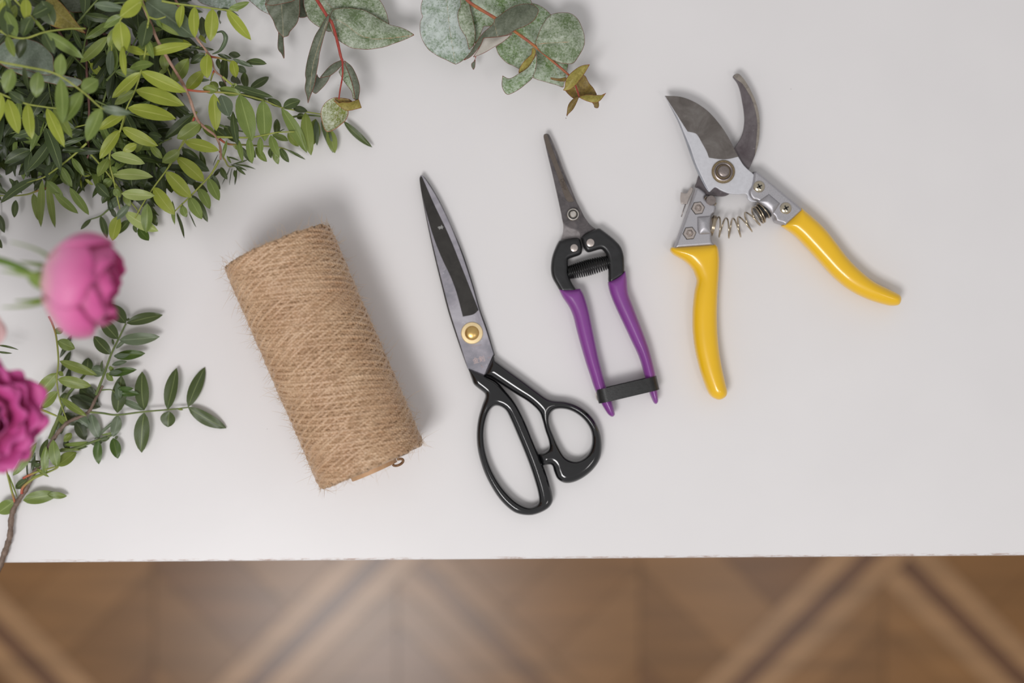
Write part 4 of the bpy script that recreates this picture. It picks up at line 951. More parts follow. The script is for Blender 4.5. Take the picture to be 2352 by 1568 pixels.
compound(brC, 'C', [(830, 200), (900, 170), (1040, 135)], 30, 32, '860 220 700 420 110 k; 1000 200 800 300 90 k; 1040 280 690 400 60 d; 1050 450 700 470 50 d; 1100 290 1260 480 60 d; 1160 290 1230 380 50 d; 940 400 720 470 60 k', 'stalk')

brD = thing('mastic_branch', bloc(60, 120), 'highest mastic branch of the upper left heap, with blurred arching leaf stalks', 'branch', 'heap of mastic branches')
twig(brD, [('A', -900, 200, 30), ('A', -500, 500, 50), ('A', -250, 800, 76), ('A', -80, 1000, 84)], 'twig_dark', 0.0018, 0.0012)
twig(brD, [('A', -500, 500, 50), ('A', -250, 420, 74), ('A', 0, 365, 82)], 'twig_dark', 0.0012, 0.0009, 'twig')
compound(brD, 'A', [(0, 368), (120, 432), (300, 460), (530, 388), (800, 348), (1030, 342)], 82, 74, '''
 535 392 992 692 150 m; 525 390 650 640 140 d; 380 205 270 435 170 d; 80 432 170 680 100 o; 100 430 60 60 190 d; 300 450 220 700 130 k; 540 380 380 205 40 o; 200 440 60 130 160 m''', 'stalk')
compound(brD, 'A', [(-120, 700), (0, 742), (300, 800), (660, 882), (980, 1092), (1210, 1292), (1320, 1330)], 92, 84, '''
 140 822 66 1110 180 m; 460 860 428 1168 172 m; 725 925 730 640 150 m; 728 940 742 1475 160 m; 982 1090 1175 955 185 m; 985 1100 765 1460 195 m; 1212 1300 1035 1690 200 m; 1215 1290 1575 1352 112 g; 300 800 330 1100 150 d 50''', 'stalk')
compound(brD, 'A', [(-100, 1080), (0, 1122), (300, 1240), (480, 1275), (680, 1302)], 72, 64, '''
 90 1190 215 1600 170 b; 330 1242 375 1665 150 b; 562 1300 765 1760 140 b; 20 1130 -60 1500 140 b; 300 1230 100 1100 120 d; 640 1300 860 1650 110 o''', 'stalk')
compound(brD, 'A', [(120, -100), (200, 20), (380, 200), (530, 370)], 70, 76, '40 -10 0 190 120 b; 310 -20 312 242 130 b; 190 60 120 260 100 o; 380 200 640 60 180 d; 500 10 640 300 220 d; 60 -40 130 100 90 m', 'stalk')

brE = thing('mastic_branch', bloc(330, 120), 'mastic branch with bright leaves on a yellow-green upright stalk, beside the pinkish brown stem', 'branch', 'heap of mastic branches')
twig(brE, [('A', 1500, -500, 62), ('A', 1620, -150, 64), ('A', 1700, 20, 64), ('A', 1780, 200, 60), ('A', 1775, 300, 58)], 'stalk', 0.0014, 0.0010)
compound(brE, 'A', [(1775, 300), (1770, 460), (1742, 640), (1690, 860), (1622, 1080), (1525, 1285), (1460, 1500), ('C' and 1445, 1568)], 58, 46, '''
 1745 655 2300 530 132 b; 1742 648 1500 560 100 b; 1692 862 2232 1100 172 b; 1688 870 1340 1172 150 b; 1630 1085 2205 1262 190 b; 1618 1085 1370 1255 110 o; 1535 1295 2105 1422 190 b; 1500 1370 1185 1555 132 b; 1770 240 1700 565 180 d; 1760 470 1840 700 90 m''', 'stalk')
compound(brE, 'C', [(1500, 30), (1442, 210), (1332, 420), (1318, 600), (1360, 780), (1390, 930), (1440, 1150)], 46, 20, '''
 1462 172 1892 388 152 b; 1438 202 1190 545 142 b; 1640 370 1472 452 105 b; 1332 500 1732 602 140 p; 1358 740 1832 762 150 p; 1300 545 1170 755 130 o; 1460 965 1852 985 140 p; 1340 640 1400 720 60 m; 1380 900 1420 1010 90 m; 1100 150 1440 40 60 k''', 'stalk')
compound(brE, 'C', [(2360, -20), (2205, 330), (2100, 520), (2000, 680), (1850, 882), (1720, 1080), (1620, 1260)], 34, 14, '''
 1992 702 2292 1012 172 b; 1845 890 2092 1215 170 b; 1768 1080 1752 1435 145 m; 1812 390 1952 545 92 o; 1700 330 1630 470 90 o; 2000 640 1880 780 90 g 10; 2070 1050 2092 1335 60 m 6; 2182 1080 2235 1245 72 m 6; 2100 680 2250 850 90 k 8''', 'stalk')
compound(brE, 'C', [(1900, 380), (1960, 340), (2060, 300)], 16, 12, '2330 0 1975 300 132 d; 1780 250 1945 285 85 d; 2350 110 2120 295 110 o 24; 1655 400 1722 592 100 d; 1785 385 1800 735 92 d; 1830 500 1870 770 50 d; 1950 400 2000 610 60 d; 1930 300 1900 700 60 k; 1600 820 1830 870 90 d; 1680 700 1600 880 100 k; 2200 450 2352 700 110 d; 1700 960 1860 1120 80 k', 'stalk_dark')
compound(brE, 'A', [(1700, 20), (1560, 120), (1450, 230), (1440, 300)], 70, 66, '1440 255 1475 640 235 b; 1475 560 1510 912 95 b; 1700 0 1440 200 205 b; 1130 55 1490 100 120 g; 1845 765 1555 820 110 m 50', 'stalk')
compound(brE, 'A', [(1620, 0), (1480, 180), (1400, 330), (1345, 480), (1340, 610)], 60, 44, '1290 440 955 745 130 o 40; 1340 600 1320 905 110 g 36; 1400 330 1300 560 120 o; 1480 180 1240 330 110 m', 'stalk')
compound(brE, 'A', [(1780, 200), (1880, 230), (1990, 200)], 60, 62, '1880 260 2150 420 70 o; 1880 232 1940 330 60 m', 'stalk')
compound(brE, 'A', [(1700, 20), (1720, -10), (1750, 20)], 60, 50, '1750 20 2328 440 330 g 50', 'stalk')
compound(brE, 'A', [(1900, 520), (1955, 650), (2010, 820), (2080, 985)], 42, 34, '1958 650 1985 850 120 o 38; 2080 985 2255 700 170 o 36; 2010 820 1900 900 60 o', 'stalk')
compound(brE, 'A', [(1040, 680), (1060, 720), (1080, 760)], 28, 30, '1080 760 1245 920 100 b 30', 'stalk')

# branches that fill the heap underneath; their dark tones paint in the gaps' shade
def in_poly(x, y, poly):
    c = False; n = len(poly)
    for i in range(n):
        x1, y1 = poly[i]; x2, y2 = poly[(i+1) % n]
        if (y1 > y) != (y2 > y) and x < (x2-x1)*(y-y1)/(y2-y1) + x1: c = not c
    return c
HEAP = [(-60, -60), (410, -60), (400, 120), (370, 190), (340, 270), (350, 370), (250, 420), (110, 350), (-60, 370)]
rf = random.Random(21)
def filler(name_label, stem, nleaf, zr, tones, box, mat='twig_dark', seed=1, ll=62, lw=20):
    rnd = random.Random(seed)
    b = thing('mastic_branch', bloc(stem[0][0], stem[0][1]), name_label, 'branch', 'heap of mastic branches')
    twig(b, [('P', x, y, z) for x, y, z in stem], mat, 0.0017, 0.0008)
    k = 0
    while k < nleaf:
        x = rnd.uniform(box[0], box[2]); y = rnd.uniform(box[1], box[3])
        if not in_poly(x, y, HEAP): continue
        k += 1
        d = [(sx - x)**2 + (sy - y)**2 for sx, sy, _ in stem]; sx, sy, sz = stem[int(np.argmin(d))]
        ang = math.degrees(math.atan2(y - sy, x - sx)) + rnd.uniform(-50, 50) if rnd.random() < 0.35 else rnd.uniform(15, 115)
        deep = max(0, 1 - (x + y*0.9)/640); zz = zr[0] + (zr[1] - zr[0])*rnd.random()*(0.35 + 0.65*deep)
        ln = rnd.uniform(95, 165)
        ex, ey = x + math.cos(math.radians(ang))*ln, y + math.sin(math.radians(ang))*ln
        if not in_poly(x + (ex-x)*0.8, y + (ey-y)*0.8, HEAP): ln *= 0.55
        auto_leaf(b, (x, y), ang, ln, rnd.choice([3, 4, 5]), zz + 4, max(2, zz - 3), tones, rnd, lw, ll)
    return b
filler('shade-coloured mastic branch at the bottom of the heap, just above the pink rosebud', [(-120, 60, 8), (-20, 160, 10), (90, 260, 10), (200, 340, 7), (270, 400, 4)], 38, (3, 22), 'kkkd', (-60, 80, 330, 420), seed=2)
filler('shade-coloured mastic branch under the heap along the top edge of the photo', [(-60, -120, 12), (90, -20, 14), (200, 60, 14), (330, 120, 10), (420, 220, 6)], 38, (3, 26), 'kkkdg', (-60, -60, 440, 220), seed=3)
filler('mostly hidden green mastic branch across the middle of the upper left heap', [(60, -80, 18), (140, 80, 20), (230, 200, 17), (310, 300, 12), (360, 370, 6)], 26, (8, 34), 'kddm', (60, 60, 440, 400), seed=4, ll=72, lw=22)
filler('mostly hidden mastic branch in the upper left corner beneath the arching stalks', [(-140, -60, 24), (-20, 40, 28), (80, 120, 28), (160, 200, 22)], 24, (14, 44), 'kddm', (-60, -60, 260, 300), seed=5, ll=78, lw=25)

# short leaves sticking in at the left edge
le = thing('mastic_sprig', bloc(-30, 480), 'tips of a dark mastic sprig poking in at the left edge above the pink rosebud', 'branch')
twig(le, [('P', -120, 380, 5), ('P', -60, 430, 5), ('P', -20, 500, 5), ('P', -30, 560, 4)], 'stalk_dark', 0.0009, 0.0006)
compound(le, 'C', [(-150, 620), (-60, 760), (-40, 1000), (-20, 1210), (-30, 1500)], 6, 4, '-20 1210 50 1435 95 k; -30 1500 20 1620 70 k; -50 780 25 912 50 k', 'stalk_dark')
compound(le, 'P', [(-60, 560), (-90, 680), (-80, 770), (-10, 792)], 4, 20, '-10 792 42 803 5 d 20', 'stalk_dark')
compound(le, 'P', [(-60, 560), (-95, 690), (-90, 790), (-10, 806)], 4, 20, '-10 806 28 811 5 d 20', 'stalk_dark')

# ---- sprig beside the roses
spg = thing('mastic_sprig', bloc(60, 1090), 'single mastic sprig with a grey bark twig, right of the roses near the table edge', 'branch')
twig(spg, [('I', -60, 1700, 3), ('I', 8, 1540, 4), ('I', 48, 1430, 4), ('I', 70, 1350, 4.5), ('I', 80, 1225, 5), ('I', 112, 1140, 6), ('I', 182, 1030, 7), ('I', 230, 930, 9), ('I', 290, 850, 10), ('I', 350, 720, 12), ('I', 405, 640, 12), ('I', 470, 572, 12), ('I', 560, 530, 11), ('I', 620, 492, 10), ('I', 662, 410, 9), ('I', 712, 318, 8)], 'twig_bark', 0.0033, 0.0014)
compound(spg, 'H', [(725, 1018), (840, 1028), (960, 1042), (1180, 1016), (1370, 1000), (1450, 992), (1545, 980)], 10, 5, '''
 960 1025 990 722 122 d; 965 1045 922 1222 88 g; 1180 1002 1160 690 116 d; 1180 1025 1155 1352 127 d; 1372 996 1440 660 116 d; 1382 1012 1374 1142 128 d; 1540 976 1672 655 104 d; 1540 980 1848 1152 106 d; 1182 1002 978 915 58 g; 1450 990 1500 1000 20 o''', 'stalk_dark', dz=(-2.5, 1))
compound(spg, 'H', [(785, 880), (820, 790), (855, 700), (910, 545), (970, 420), (1030, 295)], 10, 8, '''
 1038 292 1328 225 96 d; 1030 292 885 140 112 d; 978 430 1302 402 102 g; 965 420 818 258 104 d; 935 565 1185 538 82 v; 932 560 1062 545 44 g 14; 905 545 765 398 98 d; 915 635 1037 605 42 g; 890 712 1116 672 70 v; 890 705 1002 690 44 g 13; 950 500 1047 408 32 g; 930 470 918 420 20 d; 900 640 920 690 40 m; 870 700 925 765 60 m; 1040 275 1055 250 26 d; 832 690 836 595 22 d''', 'stalk_dark', r=0.0009, dz=(-3, 1))
compound(spg, 'H', [(832, 840), (880, 835), (925, 845), (980, 915)], 9, 11, '965 825 1092 825 42 v; 980 872 1142 870 52 v; 975 925 960 780 60 g; 985 915 930 870 40 g', 'stalk_dark', r=0.0005)
compound(spg, 'H', [(400, 235), (430, 300), (460, 405), (478, 600), (465, 755), (490, 920), (550, 1092)], 20, 12, '''
 475 435 612 500 92 m; 490 602 790 716 80 o; 472 752 742 806 100 o; 465 700 298 895 110 o; 470 850 328 990 90 o; 495 900 708 1052 60 o; 450 370 520 335 60 m; 480 690 520 720 40 o''', 'stalk_red', dz=(-3, 3))
compound(spg, 'H', [(410, 1240), (440, 1160), (470, 1090), (540, 905), (600, 822), (700, 705)], 6, 3, '''
 570 900 818 978 120 k; 650 830 800 940 110 k; 712 690 722 575 90 d; 750 665 860 700 100 g; 590 385 488 575 46 k; 580 520 500 700 46 k; 578 650 505 862 56 k; 520 1030 640 1120 100 k; 620 1050 745 1140 110 g; 620 1100 700 1250 92 k; 745 1035 810 1240 96 g; 540 860 500 960 60 d; 470 1080 500 1200 70 d; 700 820 790 860 60 k; 320 1150 360 1080 60 k''', 'stalk_dark', r=0.0015, dz=(-2, 1))
compound(spg, 'H', [(310, 990), (390, 1020), (465, 1052)], 14, 9, '480 1050 560 1130 60 o; 310 990 330 1120 50 k; 320 990 200 960 70 o', 'stalk', r=0.0009)
compound(spg, 'H', [(440, 1340), (600, 1320), (760, 1262), (900, 1215), (955, 1185)], 8, 5, '''
 802 1252 806 1446 76 v; 925 1232 962 1400 88 v; 970 1062 765 1245 26 g; 900 1222 815 1252 44 d; 940 1235 965 1218 22 d; 525 1285 722 1262 36 m 14; 490 1318 665 1332 18 o; 585 1190 520 1262 60 o; 540 1240 560 1340 60 k; 745 1280 840 1262 44 k; 830 1205 955 1180 20 m; 720 1300 560 1320 30 d''', 'stalk_dark', r=0.0010, dz=(-2, 2))
compound(spg, 'H', [(190, 1560), (260, 1525), (330, 1500), (400, 1482), (470, 1462)], 9, 14, '''
 468 1468 432 1245 96 m 16; 472 1460 622 1345 102 o 8; 370 1525 372 1298 66 m 16; 335 1400 388 1240 56 d 6; 400 1400 470 1340 40 d; 300 1480 400 1550 30 o; 265 1500 285 1350 40 k; 230 1430 340 1420 20 d; 280 1460 330 1440 50 d''', 'stalk_red', r=0.0008)
compound(spg, 'I', [(150, 1066), (160, 1020), (225, 965), (290, 935), (390, 890), (400, 870)], 9, 11, '190 965 375 895 14 o; 90 940 248 712 64 m 10; 380 890 540 780 12 o', 'stalk_red', r=0.0009)
compound(spg, 'I', [(108, 1140), (85, 1060), (52, 935), (30, 850)], 6, 8, '160 1112 400 1072 92 m 5; 330 1070 462 1082 50 m 4; 100 1112 -20 1200 100 m 4; 195 965 105 1030 60 d 4; 188 830 190 990 14 k; 60 930 120 1100 12 o', 'stalk_red', r=0.0008)

# ------------------------------------------------------------------ eucalyptus branches
def euc(parent, c, pts, mat, z0, mid=None, **kw):
    z = z0/1000.0
    return sheet('leaf', outline(c, pts, z), M[mat], parent, z, mid=outline(c, mid, z, closed=False) if mid else None, **kw)
e1 = thing('eucalyptus_branch', bloc(790, 60), 'eucalyptus branch with a bright red stem whose young tip touches the mastic leaves', 'branch')
twig(e1, [('E', 100, -420, 20), ('E', 220, -160, 30), ('E', 330, 10, 36), ('E', 445, 195, 36), ('E', 490, 260, 35), ('E', 545, 450, 34), ('E', 582, 610, 32), ('E', 602, 665, 31)], 'euc_stem', 0.0019, 0.0013, knob=0.05)
twig(e1, [('E', 602, 665, 31), ('E', 604, 780, 31), ('E', 598, 860, 32), ('E', 576, 980, 33), ('E', 562, 1085, 34)], 'euc_stem', 0.0010, 0.0007, 'twig', knob=0.05)
euc(e1, 'E', [(180, -20), (188, 90), (228, 200), (300, 270), (380, 315), (450, 350, 1), (600, 330), (900, 260), (1115, 266, 1), (1080, 130), (1010, 0), (900, -150), (500, -250), (240, -160)], 'euc_green', 20, dome=0.004, tilt=(0.02, 0.03), mid=[(320, -200), (420, 20), (600, 160), (1000, 250)], W=0.02)
euc(e1, 'E', [(462, 215, 1), (480, 150), (522, 108), (620, 86), (750, 95), (880, 130), (1000, 200), (1120, 265), (1250, 302), (1390, 372, 1), (1280, 432), (1150, 490), (1000, 532), (870, 548), (720, 535), (620, 488), (530, 420), (480, 330), (458, 260)], 'euc_green', 27, dome=0.006, tilt=(-0.05, -0.08), mid=[(468, 225), (560, 232), (680, 310), (800, 398), (930, 430), (1150, 420), (1390, 374)], crease=0.0016, W=0.018)
euc(e1, 'E', [(462, 165, 1), (472, 215), (432, 330), (402, 420), (362, 570), (340, 700), (325, 790), (300, 900), (266, 1000), (240, 1070), (218, 1132, 1), (210, 1060), (187, 970), (197, 870), (190, 800), (213, 660), (240, 560), (270, 480), (310, 390), (360, 310), (420, 220)], 'euc_dark', 36, dome=0.003, tilt=(0.25, 0.05), W=0.006, mid=[(440, 250), (300, 650), (240, 1000)], crease=0.0004)
euc(e1, 'E', [(320, 800, 1), (350, 850), (420, 832), (482, 818, 1), (440, 890), (390, 950), (330, 1008), (302, 1020), (268, 1000, 1), (300, 900)], 'euc_dark', 22, dome=0.002, tilt=(0.1, 0.1), W=0.008)
euc(e1, 'E', [(590, 658, 1), (622, 680), (560, 762), (482, 820), (410, 842), (350, 852, 1), (385, 808), (450, 740), (520, 690)], 'euc_dark', 26, dome=0.003, tilt=(0.0, 0.15), W=0.006)
euc(e1, 'E', [(618, 660, 1), (700, 722), (752, 812), (785, 912), (790, 985), (778, 1090, 1), (742, 1095), (720, 960), (690, 850), (650, 750)], 'euc_dark', 29, dome=0.003, tilt=(-0.3, 0), W=0.006)
euc(e1, 'E', [(600, 700, 1), (622, 682), (652, 752), (692, 852), (722, 962), (745, 1095, 1), (720, 1080), (700, 1000), (640, 920), (600, 862), (558, 782, 1)], 'euc_spot', 26, dome=0.002, tilt=(0.2, 0), W=0.006)
euc(e1, 'E', [(560, 1068), (480, 1070), (410, 1120), (370, 1190), (366, 1270), (388, 1370), (430, 1432), (500, 1412), (580, 1360), (640, 1300), (660, 1210), (620, 1130)], 'euc_tip', 26, dome=-0.006, mid=[(560, 1170), (540, 1230), (500, 1290)], W=0.010, wob=0.0011)
euc(e1, 'E', [(500, 1078, 1), (545, 1115), (570, 1120), (600, 1112), (660, 1118), (715, 1105), (780, 1080, 1), (816, 1182, 1), (720, 1207), (640, 1207), (572, 1165), (520, 1112)], 'euc_olive', 32, dome=0.003, tilt=(0, -0.2), W=0.006)
euc(e1, 'E', [(505, 1080, 1), (560, 1066), (620, 1068), (680, 1082), (712, 1105, 1), (660, 1122), (600, 1122), (550, 1110)], 'euc_brown', 30, dome=-0.003, W=0.005)

e2 = thing('eucalyptus_branch', bloc(1180, 80), 'eucalyptus branch with round silvery leaves and a brown young tip, above the purple snips', 'branch')
twig(e2, [('F', 380, -260, 18), ('F', 600, -60, 28), ('F', 700, 42, 31), ('F', 960, 200, 33), ('F', 1190, 355, 31), ('F', 1400, 508, 29), ('F', 1600, 675, 27), ('F', 1790, 838, 26)], 'euc_stem_o', 0.0019, 0.0012, knob=0.05)
twig(e2, [('F', 1790, 838, 26), ('F', 1850, 920, 26), ('F', 1885, 1000, 27), ('F', 1912, 1090, 28)], 'euc_stem', 0.0010, 0.0007, 'twig', knob=0.05)
euc(e2, 'F', [(160, -20), (130, 80), (135, 150), (152, 186, 1), (122, 250), (120, 350), (142, 440), (200, 540), (280, 610), (400, 670), (522, 727, 1), (600, 685), (700, 590), (732, 500), (735, 350), (705, 180), (680, 50), (600, -60), (400, -160), (220, -100)], 'euc_pale', 20, dome=0.004, tilt=(0.02, 0.03), mid=[(400, -150), (430, 80), (450, 280), (480, 480), (522, 725)], W=0.02)
euc(e2, 'F', [(560, -40, 1), (660, 0), (695, 120), (728, 260), (745, 380), (728, 500), (672, 560, 1), (640, 430), (570, 310), (545, 170), (580, 60)], 'euc_green', 24, dome=0.003, tilt=(-0.15, 0), W=0.007)
euc(e2, 'F', [(660, -20, 1), (700, 180), (730, 350), (735, 500, 1), (780, 440), (840, 300, 1), (960, 290), (1120, 240), (1300, 140), (1385, 40, 1), (1330, -40), (1000, -130), (740, -80)], 'euc_spot', 17, dome=0.003, tilt=(0, 0.03), W=0.02)
euc(e2, 'F', [(1385, 38, 1), (1500, 82), (1605, 175), (1700, 300), (1780, 500), (1788, 740, 1), (1735, 982, 1), (1650, 960), (1400, 882), (1232, 775), (1100, 712), (1010, 622), (972, 530, 1), (1060, 460), (1150, 370), (1250, 200)], 'euc_spot', 12, dome=0.004, mid=[(1250, 350), (1400, 560), (1600, 760), (1735, 980)], W=0.02)
euc(e2, 'F', [(1418, 492, 1), (1470, 350), (1530, 240), (1610, 170), (1720, 145), (1820, 156), (1890, 210), (1950, 320), (1977, 440), (1960, 540), (1905, 640), (1850, 712), (1790, 727), (1650, 700), (1500, 610), (1430, 530)], 'euc_green', 27, dome=0.008, tilt=(-0.10, 0), mid=[(1420, 512), (1560, 500), (1700, 498), (1800, 485)], crease=0.0022, W=0.016)
euc(e2, 'F', [(962, 208, 1), (1100, 110), (1230, 50), (1350, 40), (1435, 85), (1456, 130), (1402, 232), (1300, 302), (1200, 342), (1100, 402), (1000, 416), (838, 432, 1), (800, 520), (700, 640), (602, 692, 1), (680, 600), (740, 500), (830, 370), (935, 275)], 'euc_dark', 40, dome=0.003, tilt=(0.05, -0.1), mid=[(965, 210), (965, 300), (995, 412)], W=0.010)
euc(e2, 'F', [(838, 430, 1), (1000, 414), (1100, 402), (1190, 362, 1), (1060, 470), (960, 532), (850, 590), (712, 648, 1), (790, 530)], 'euc_under', 34, dome=0.002, W=0.008, tilt=(0, 0.1))
euc(e2, 'F', [(1375, 610, 1), (1292, 690), (1242, 770), (1228, 832, 1), (1335, 765), (1395, 675), (1425, 570), (1385, 520, 1)], 'euc_olive', 30, dome=-0.002, tilt=(-0.15, 0), W=0.006)
euc(e2, 'F', [(1392, 680), (1332, 762), (1230, 832), (1130, 882), (1050, 850, 1), (1040, 950), (1060, 1020), (1110, 1066), (1200, 1032), (1300, 962), (1392, 872), (1430, 742), (1436, 600, 1)], 'euc_spot', 33, dome=0.004, tilt=(0.05, 0.05), W=0.008)
euc(e2, 'F', [(1970, 842), (2020, 920), (2080, 1000), (2117, 1066, 1), (1990, 1082), (1905, 1092, 1), (1850, 1102), (1780, 1042), (1760, 1000), (1830, 930), (1900, 880)], 'euc_brown', 24, dome=-0.003, mid=[(1860, 960), (1910, 1085)], W=0.008)
euc(e2, 'F', [(2032, 733, 1), (1920, 752), (1820, 822), (1762, 900), (1748, 985), (1722, 1020, 1), (1800, 1012), (1870, 962), (1935, 882), (1972, 832, 1)], 'euc_olive', 33, dome=0.003, tilt=(0.1, 0.1), W=0.007)
euc(e2, 'F', [(1910, 1085, 1), (2000, 1065), (2120, 1072), (2162, 1072, 1), (2222, 1038, 1), (2150, 1132), (2080, 1162), (2000, 1142), (1932, 1112)], 'euc_olive', 29, dome=0.003, tilt=(0, -0.2), W=0.006)
euc(e2, 'F', [(1912, 1088, 1), (1850, 1110), (1790, 1180), (1770, 1290), (1752, 1365, 1), (1785, 1292), (1845, 1230), (1888, 1150)], 'euc_brown', 27, dome=0.003, tilt=(0.2, 0.0), W=0.005)
euc(e2, 'F', [(2055, 1160, 1), (2132, 1138, 1), (2136, 1190), (2120, 1217), (2082, 1210, 1), (2075, 1180)], 'euc_brown', 20, dome=0.001, W=0.004)
euc(e2, 'F', [(1582, 868, 1), (1680, 882), (1775, 868, 1), (1752, 925, 1), (1660, 908), (1598, 892)], 'euc_brown', 28, dome=0.001, W=0.004)
euc(e2, 'F', [(740, 640, 1), (746, 690), (740, 750), (722, 787, 1), (700, 750), (700, 712), (726, 690)], 'euc_dark', 14, dome=0.001, W=0.003)
twig(e2, [('F', 790, 520, 18), ('F', 760, 600, 15), ('F', 742, 660, 14)], 'euc_stem', 0.0005, 0.0004, 'twig')

e3 = thing('eucalyptus_branch', bloc(640, -10), 'eucalyptus branch with plain dark grey-green leaves hanging in from the top edge', 'branch')
twig(e3, [('B', 1200, -700, 18), ('B', 1150, -400, 26), ('B', 1120, -150, 32), ('B', 1110, -40, 34)], 'euc_stem', 0.0018, 0.0012, knob=0.05)
euc(e3, 'B', [(870, -20, 1), (960, 60), (1050, 132), (1150, 182), (1200, 190, 1), (1200, 0), (1140, -200), (920, -150)], 'euc_pale', 22, dome=0.003, W=0.012)
euc(e3, 'B', [(1250, 380, 1), (1244, 580), (1290, 650), (1330, 738, 1), (1322, 600), (1312, 430, 1)], 'euc_dark', 20, dome=0.001, W=0.004, tilt=(0.2, 0))
euc(e3, 'B', [(1480, -60, 1), (1495, 208, 1), (1560, 212), (1620, 192, 1), (1562, 80), (1550, -60, 1)], 'euc_dark', 14, dome=0.001, W=0.006)
euc(e3, 'B', [(1098, 62, 1), (1130, 150), (1190, 250), (1240, 372), (1312, 452, 1), (1370, 430), (1392, 380), (1470, 290), (1500, 200), (1508, 50), (1500, -150), (1300, -220), (1150, -120)], 'euc_dark', 32, dome=0.004, tilt=(-0.1, 0), W=0.012, mid=[(1250, -200), (1300, 100), (1312, 450)])
euc(e3, 'B', [(1090, 58, 1), (1180, 66), (1300, 52), (1400, 22), (1450, 0, 1), (1400, -60), (1200, -60)], 'euc_dark', 37, dome=0.002, W=0.006)
euc(e3, 'B', [(240, -60), (300, 20), (360, 55), (480, 92), (650, 130), (760, 92), (742, 0), (700, -100), (450, -160)], 'euc_pale', 10, dome=0.003, W=0.012)

e4 = thing('eucalyptus_leaf', bloc(60, 130), 'blurred round grey eucalyptus leaves caught high in the heap at the left edge', 'leaf')
twig(e4, [('A', -700, 500, 20), ('A', -300, 650, 48), ('A', -20, 740, 58)], 'euc_stem_o', 0.0010, 0.0007)
euc(e4, 'A', [(-60, 660), (0, 540), (120, 475), (280, 465), (440, 500), (560, 580), (640, 680), (650, 780), (640, 880), (540, 905), (300, 840), (60, 800)], 'euc_shaded', 57, dome=0.004, W=0.015)
euc(e4, 'A', [(-20, 760, 1), (250, 810), (600, 870), (960, 950), (985, 1000), (900, 1050), (600, 1000), (250, 900)], 'euc_shaded', 50, dome=0.003, W=0.012)
euc(e4, 'A', [(760, -40), (740, 60), (840, 140), (940, 155), (1040, 120), (1090, 20), (1080, -80)], 'euc_dark', 30, dome=0.003, W=0.012)
euc(e4, 'A', [(620, -60, 1), (760, 60), (900, 240), (970, 330), (1035, 402, 1), (850, 350), (700, 340), (560, 260), (520, 60)], 'euc_olive', 50, dome=0.004, W=0.012, mid=[(560, 20), (760, 210), (1030, 400)])

# ------------------------------------------------------------------ roses
def petal_geo(R, Hh, phi, wphi, prof, curl, lean, rnd, frill=0.0, pw=1.0):
    V = []; U = []; F = []; nu, nv = 12, 12; ph = rnd.uniform(0, 6)
    for j in range(nv + 1):
        v = j/nv
        for i in range(nu + 1):
            u = 2*i/nu - 1; wv = math.sin(math.pi*min(1, 0.16 + 0.60*v))**0.7 * (1 if v < 0.8 else math.sqrt(max(0.0, 1 - ((v - 0.8)/0.26)**2)))
            a = phi + u*wphi*wv
            top = 1 - 0.10*u*u
            r = R*prof(v) + curl*max(0, v - 0.62)**2*6.5*R*(0.6 + 0.4*abs(u)); z = Hh*(v*top - curl*max(0, v - 0.75)**2*4.0)
            r += frill*R*v*v*math.sin(5*u + ph); z += frill*Hh*0.6*v*v*math.sin(7*u + ph*2)
            r *= 1 + 0.03*u
            V.append((r*math.cos(a) + lean[0]*v*Hh, r*math.sin(a) + lean[1]*v*Hh, z)); U.append((u, v))
    for j in range(nv):
        for i in range(nu): F.append((j*(nu+1) + i, j*(nu+1) + i + 1, (j+1)*(nu+1) + i + 1, (j+1)*(nu+1) + i))
    return V, F, U
def rose(root, c, axis, R, Hh, mat, layers, seed, spin=0.0):
    """layers: (count, radius factor, height factor, half width, curl, frill, profile)"""
    rnd = random.Random(seed); q = Vector((0, 0, 1)).rotation_difference(Vector(axis).normalized()).to_matrix(); c = Vector(c)
    for li, (cnt, rf_, hf, wp_, curl, fr, prof) in enumerate(layers):
        for k in range(cnt):
            phi = spin + 2*math.pi*k/cnt + li*0.7 + rnd.uniform(-0.15, 0.15)
            V, F, U = petal_geo(R*rf_*rnd.uniform(0.96, 1.06), Hh*hf*rnd.uniform(0.94, 1.05), phi, wp_, prof, curl*rnd.uniform(0.5, 1.4), (0, 0), rnd, fr)
            V = [tuple(c + q @ Vector(v)) for v in V]
            o = mk('petal', V, F, M[mat], root, True, uv=U)
            md = o.modifiers.new('thickness', 'SOLIDIFY'); md.thickness = 0.0005
    # green cup and sepals
    V, F = lathe_geo(c - q @ Vector((0, 0, 0.008)), [(0.0016, -0.002), (0.0042, 0.001), (0.0058, 0.005), (0.0062, 0.009), (0.0050, 0.012)], 20, axis); mk('calyx', V, F, M['sepal'], root)
    for k in range(5):
        a = 2*math.pi*k/5 + 0.4; V = []; F = []; L = 0.034
        for i in range(10):
            v = i/9; rr_ = 0.006 + 0.020*v*(1 - 0.35*v) ; zz_ = 0.002 - L*0.85*v*v + 0.006*v; w_ = 0.0036*(1 - v)**0.8 + 0.0002
            for u in (-1, 0, 1): V.append(tuple(c + q @ Vector((rr_*math.cos(a) - u*w_*math.sin(a), rr_*math.sin(a) + u*w_*math.cos(a), zz_ + 0.0006*abs(u)))))
        for i in range(9):
            for j in range(2): F.append((i*3 + j, i*3 + j + 1, (i+1)*3 + j + 1, (i+1)*3 + j))
        o = mk('sepal', V, F, M['sepal'], root); md = o.modifiers.new('thickness', 'SOLIDIFY'); md.thickness = 0.0005
bud = lambda v: math.sin(math.pi*(0.10 + 0.50*v))**0.85
tight = lambda v: math.sin(math.pi*(0.12 + 0.62*v))**0.8
openp = lambda v: 0.22 + 0.95*v**0.75
rz = 0.190
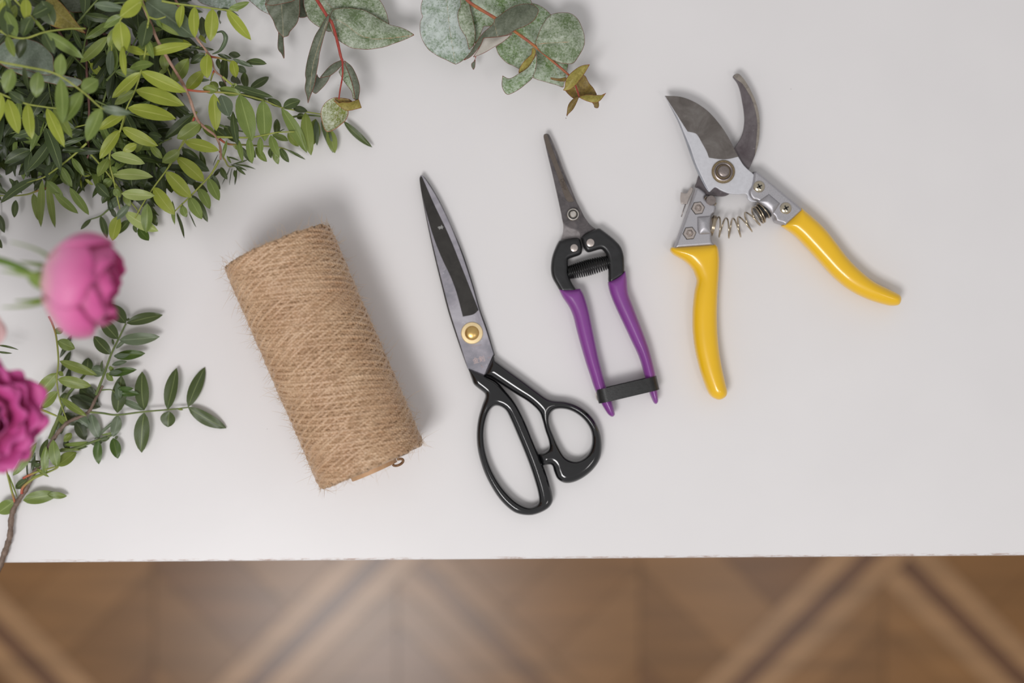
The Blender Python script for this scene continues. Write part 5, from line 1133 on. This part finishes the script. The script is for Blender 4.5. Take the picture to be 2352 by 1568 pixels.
r1 = thing('rose', bloc(120, 640), 'pink rosebud seen from the side, blurred, between the leaf heap and the lower sprig', 'flower')
cb_ = Vector(at(108, 643, rz)); axis1 = (1.0, -0.10, -0.06)
rose(r1, cb_, axis1, 0.0290, 0.0360, 'rose_pink', [(3, 0.40, 1.02, 1.3, 0.0, 0.03, tight), (4, 0.64, 1.08, 1.1, 0.02, 0.03, tight), (4, 0.86, 1.06, 0.95, 0.10, 0.03, tight), (5, 1.0, 0.96, 0.72, 0.10, 0.02, tight)], 5, 0.75)
P = smooth3([tuple(cb_ - Vector(axis1).normalized()*0.006), at(40, 612, rz - 0.004), at(-40, 590, rz - 0.018), at(-250, 560, 0.12), at(-520, 560, 0.05), at(-740, 570, 0.004)], 8)
V, F = tube_geo(P, 0.0021, 10); mk('stem', V, F, simple('green_rose_stem', srgb(96, 124, 44), 0.5, var=0.12), r1)
full = [(3, 0.20, 1.10, 1.5, 0.0, 0.06, tight), (4, 0.34, 1.12, 1.2, 0.05, 0.08, tight), (5, 0.50, 1.08, 1.0, 0.08, 0.09, tight), (6, 0.66, 1.0, 0.85, 0.10, 0.10, openp), (6, 0.80, 0.85, 0.8, 0.12, 0.09, openp), (7, 0.92, 0.65, 0.75, 0.15, 0.08, openp)]
r2 = thing('rose', bloc(-10, 950), 'open frilly magenta rose cut off by the left edge of the photo', 'flower')
cc = Vector(at(-40, 955, 0.150)); axis2 = (0.34, -0.05, 1.0)
rose(r2, cc, axis2, 0.0295, 0.028, 'rose_mag', full, 9, 0.2)
P = smooth3([tuple(cc - Vector(axis2).normalized()*0.006), tuple(cc + Vector((-0.012, 0.0, -0.03))), at(-150, 955, 0.085), at(-360, 940, 0.035), at(-640, 930, 0.003)], 8)
V, F = tube_geo(P, 0.0022, 10); mk('stem', V, F, simple('dark_green_rose_stem', srgb(78, 104, 42), 0.5, var=0.12), r2)
r3 = thing('rose', bloc(-110, 760), 'pale pink rose, only a sliver showing at the left edge above the magenta rose', 'flower')
cc = Vector(at(-98, 770, 0.140)); axis3 = (-0.1, 0.05, 1.0)
rose(r3, cc, axis3, 0.030, 0.034, 'rose_pale', full, 12, 0.8)
P = smooth3([tuple(cc - Vector(axis3).normalized()*0.006), tuple(cc + Vector((-0.012, 0.0, -0.035))), at(-240, 790, 0.075), at(-460, 820, 0.03), at(-700, 830, 0.003)], 8)
V, F = tube_geo(P, 0.0022, 10); mk('stem', V, F, simple('olive_rose_stem', srgb(90, 112, 50), 0.5, var=0.12), r3)
